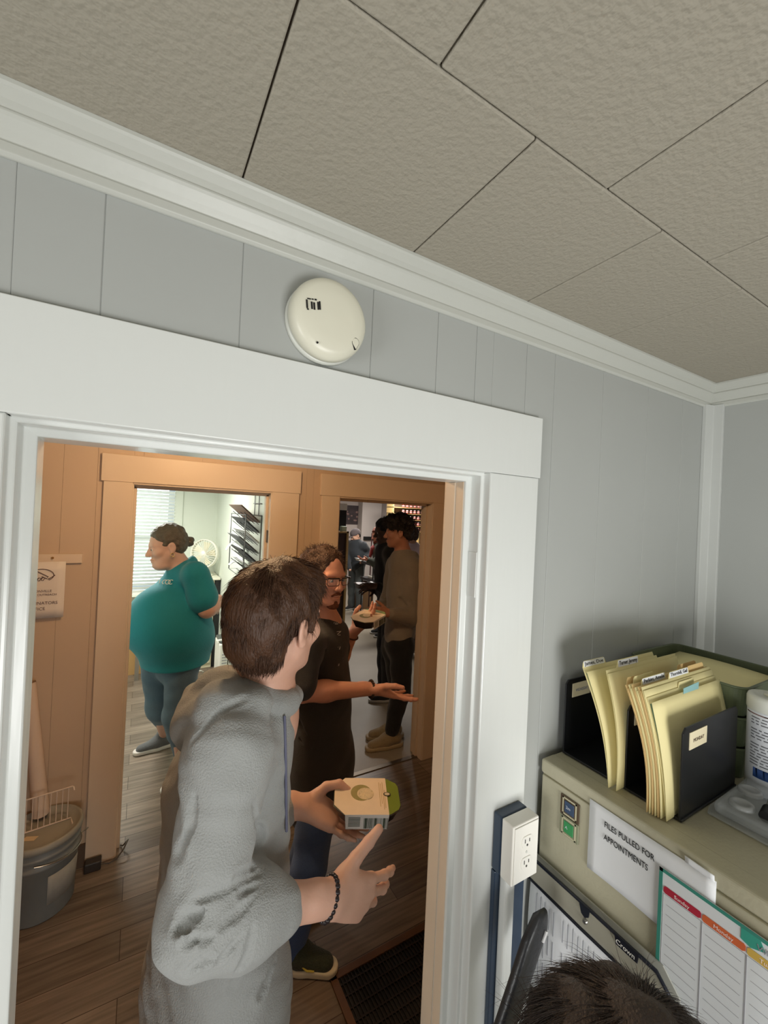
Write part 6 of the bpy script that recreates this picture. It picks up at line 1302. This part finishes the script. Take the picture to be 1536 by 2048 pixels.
sdf_obj('beard', [cone(L(.045, .045, -.075), L(.08, 0, -.105), .028, .026, .02), cone(L(.045, -.045, -.075), L(.08, 0, -.105), .028, .026, .02)], .006, mat('red_beard', (128, 62, 44), .8, bump=(200, .6)), _o); note('G')
# person in a pale top mostly hidden behind the curly-haired one
ft = PZ(824, 1308); hx = P(822, 1064, ft[1])
figure('person in a pale pink top mostly hidden behind the curly-haired person', (ft[0]+.02, ft[1]), (-.3, .95), 1.72, (hx[0], hx[1], hx[2]-.05), (-.3, .95, -.1), (206, 162, 138), (226, 206, 220), (52, 50, 56), (60, 44, 34), {}, h=.010); note('H')
# ---------------------------------------------------------------- person whose hair shows at the bottom of the frame
hc_ = V(.476, -.424, 1.292); f = unit((-.55, .80, 0))
J = skeleton(hc_[0]-f[0]*.02, hc_[1]-f[1]*.02, f, hc_[2]/1.625*1.75); J['head'] = hc_; J['hf'] = f; J['hs'] = 1.02
bp_, L, R = body_prims(J)
I_ = sdf_obj('person', bp_, .006, SK('hidden_skin', (206, 166, 146)))
tag(I_, 'dark-haired person close below the camera, only the top of their head in frame', 'person')
hmI = mat('dark_brown_hair', (48, 35, 28), .55, bump=(240, .5, 3), var=(50, .35))
def hi(o=0): return [ell(L(-.015, 0, .040), (.108+o, .092+o, .086+o), R, .01), ell(L(-.06, 0, -.02), (.062+o, .086+o, .09+o), R, .04), ell(L(-.08, 0, -.16), (.05+o, .08+o, .09+o), R, .04), ell(L(.10, 0, -.05), (.07, .085, .09), R, .02, -1)]
hio = sdf_obj('hair', hi(), .004, hmI, I_, wob(90, .004, 13), .008)
vs, qs = mesh_sdf(hi(.0), .008); p, nn = hair_on(vs, qs, 16000, 8, lambda p: (p-L(0, 0, 0))@R[:, 2] > -.05)
crown = L(-.02, .0, .125); lc = p-crown; fl = lc-nn*(lc*nn).sum(1, keepdims=True); fl /= np.linalg.norm(fl, axis=1, keepdims=True)+1e-9
rs = np.random.RandomState(5)
strands('hair_locks', hmI, hio, p-nn*.001, fl+nn*.10+rs.normal(size=p.shape)*.07, .058, .0005, 9, droop=.52, nseg=7)
ii = rs.choice(len(p), 260, False); strands('flyaway_hair', hmI, hio, p[ii], fl[ii]*.9+nn[ii]*.24+rs.normal(size=(260, 3))*.25, .085, .00028, 10, droop=.7, nseg=9, curl=.12)
sw = CL('dark_sweater', (60, 62, 70)); nk = J['neck']; q = J['q']; f = J['f']
tp = [cone(nk-V(0, 0, .08), J['chest'], .15*q, .16*q, .06, n=f, s=.78), cone(J['chest'], J['pel']-V(0, 0, .05), .16*q, .16*q, .06, n=f, s=.82)]
for sd in 'RL': tp += [cone(nk-V(0, 0, .05), J['s'+sd], .07*q, .075*q, .05), cone(J['s'+sd], J['e'+sd], .07*q, .06*q, .04), cone(J['e'+sd], J['w'+sd], .058*q, .042*q, .03)]
wear('sweater', tp, .009, sw, I_); wear('trousers', pants_prims(J), .009, CL('dark_trousers', (46, 48, 56)), I_)
for sd in 'RL': shoe(I_, J, sd, CL('plain_shoe_'+sd, (40, 40, 42)), M['plate'], h=.007)
note('I')
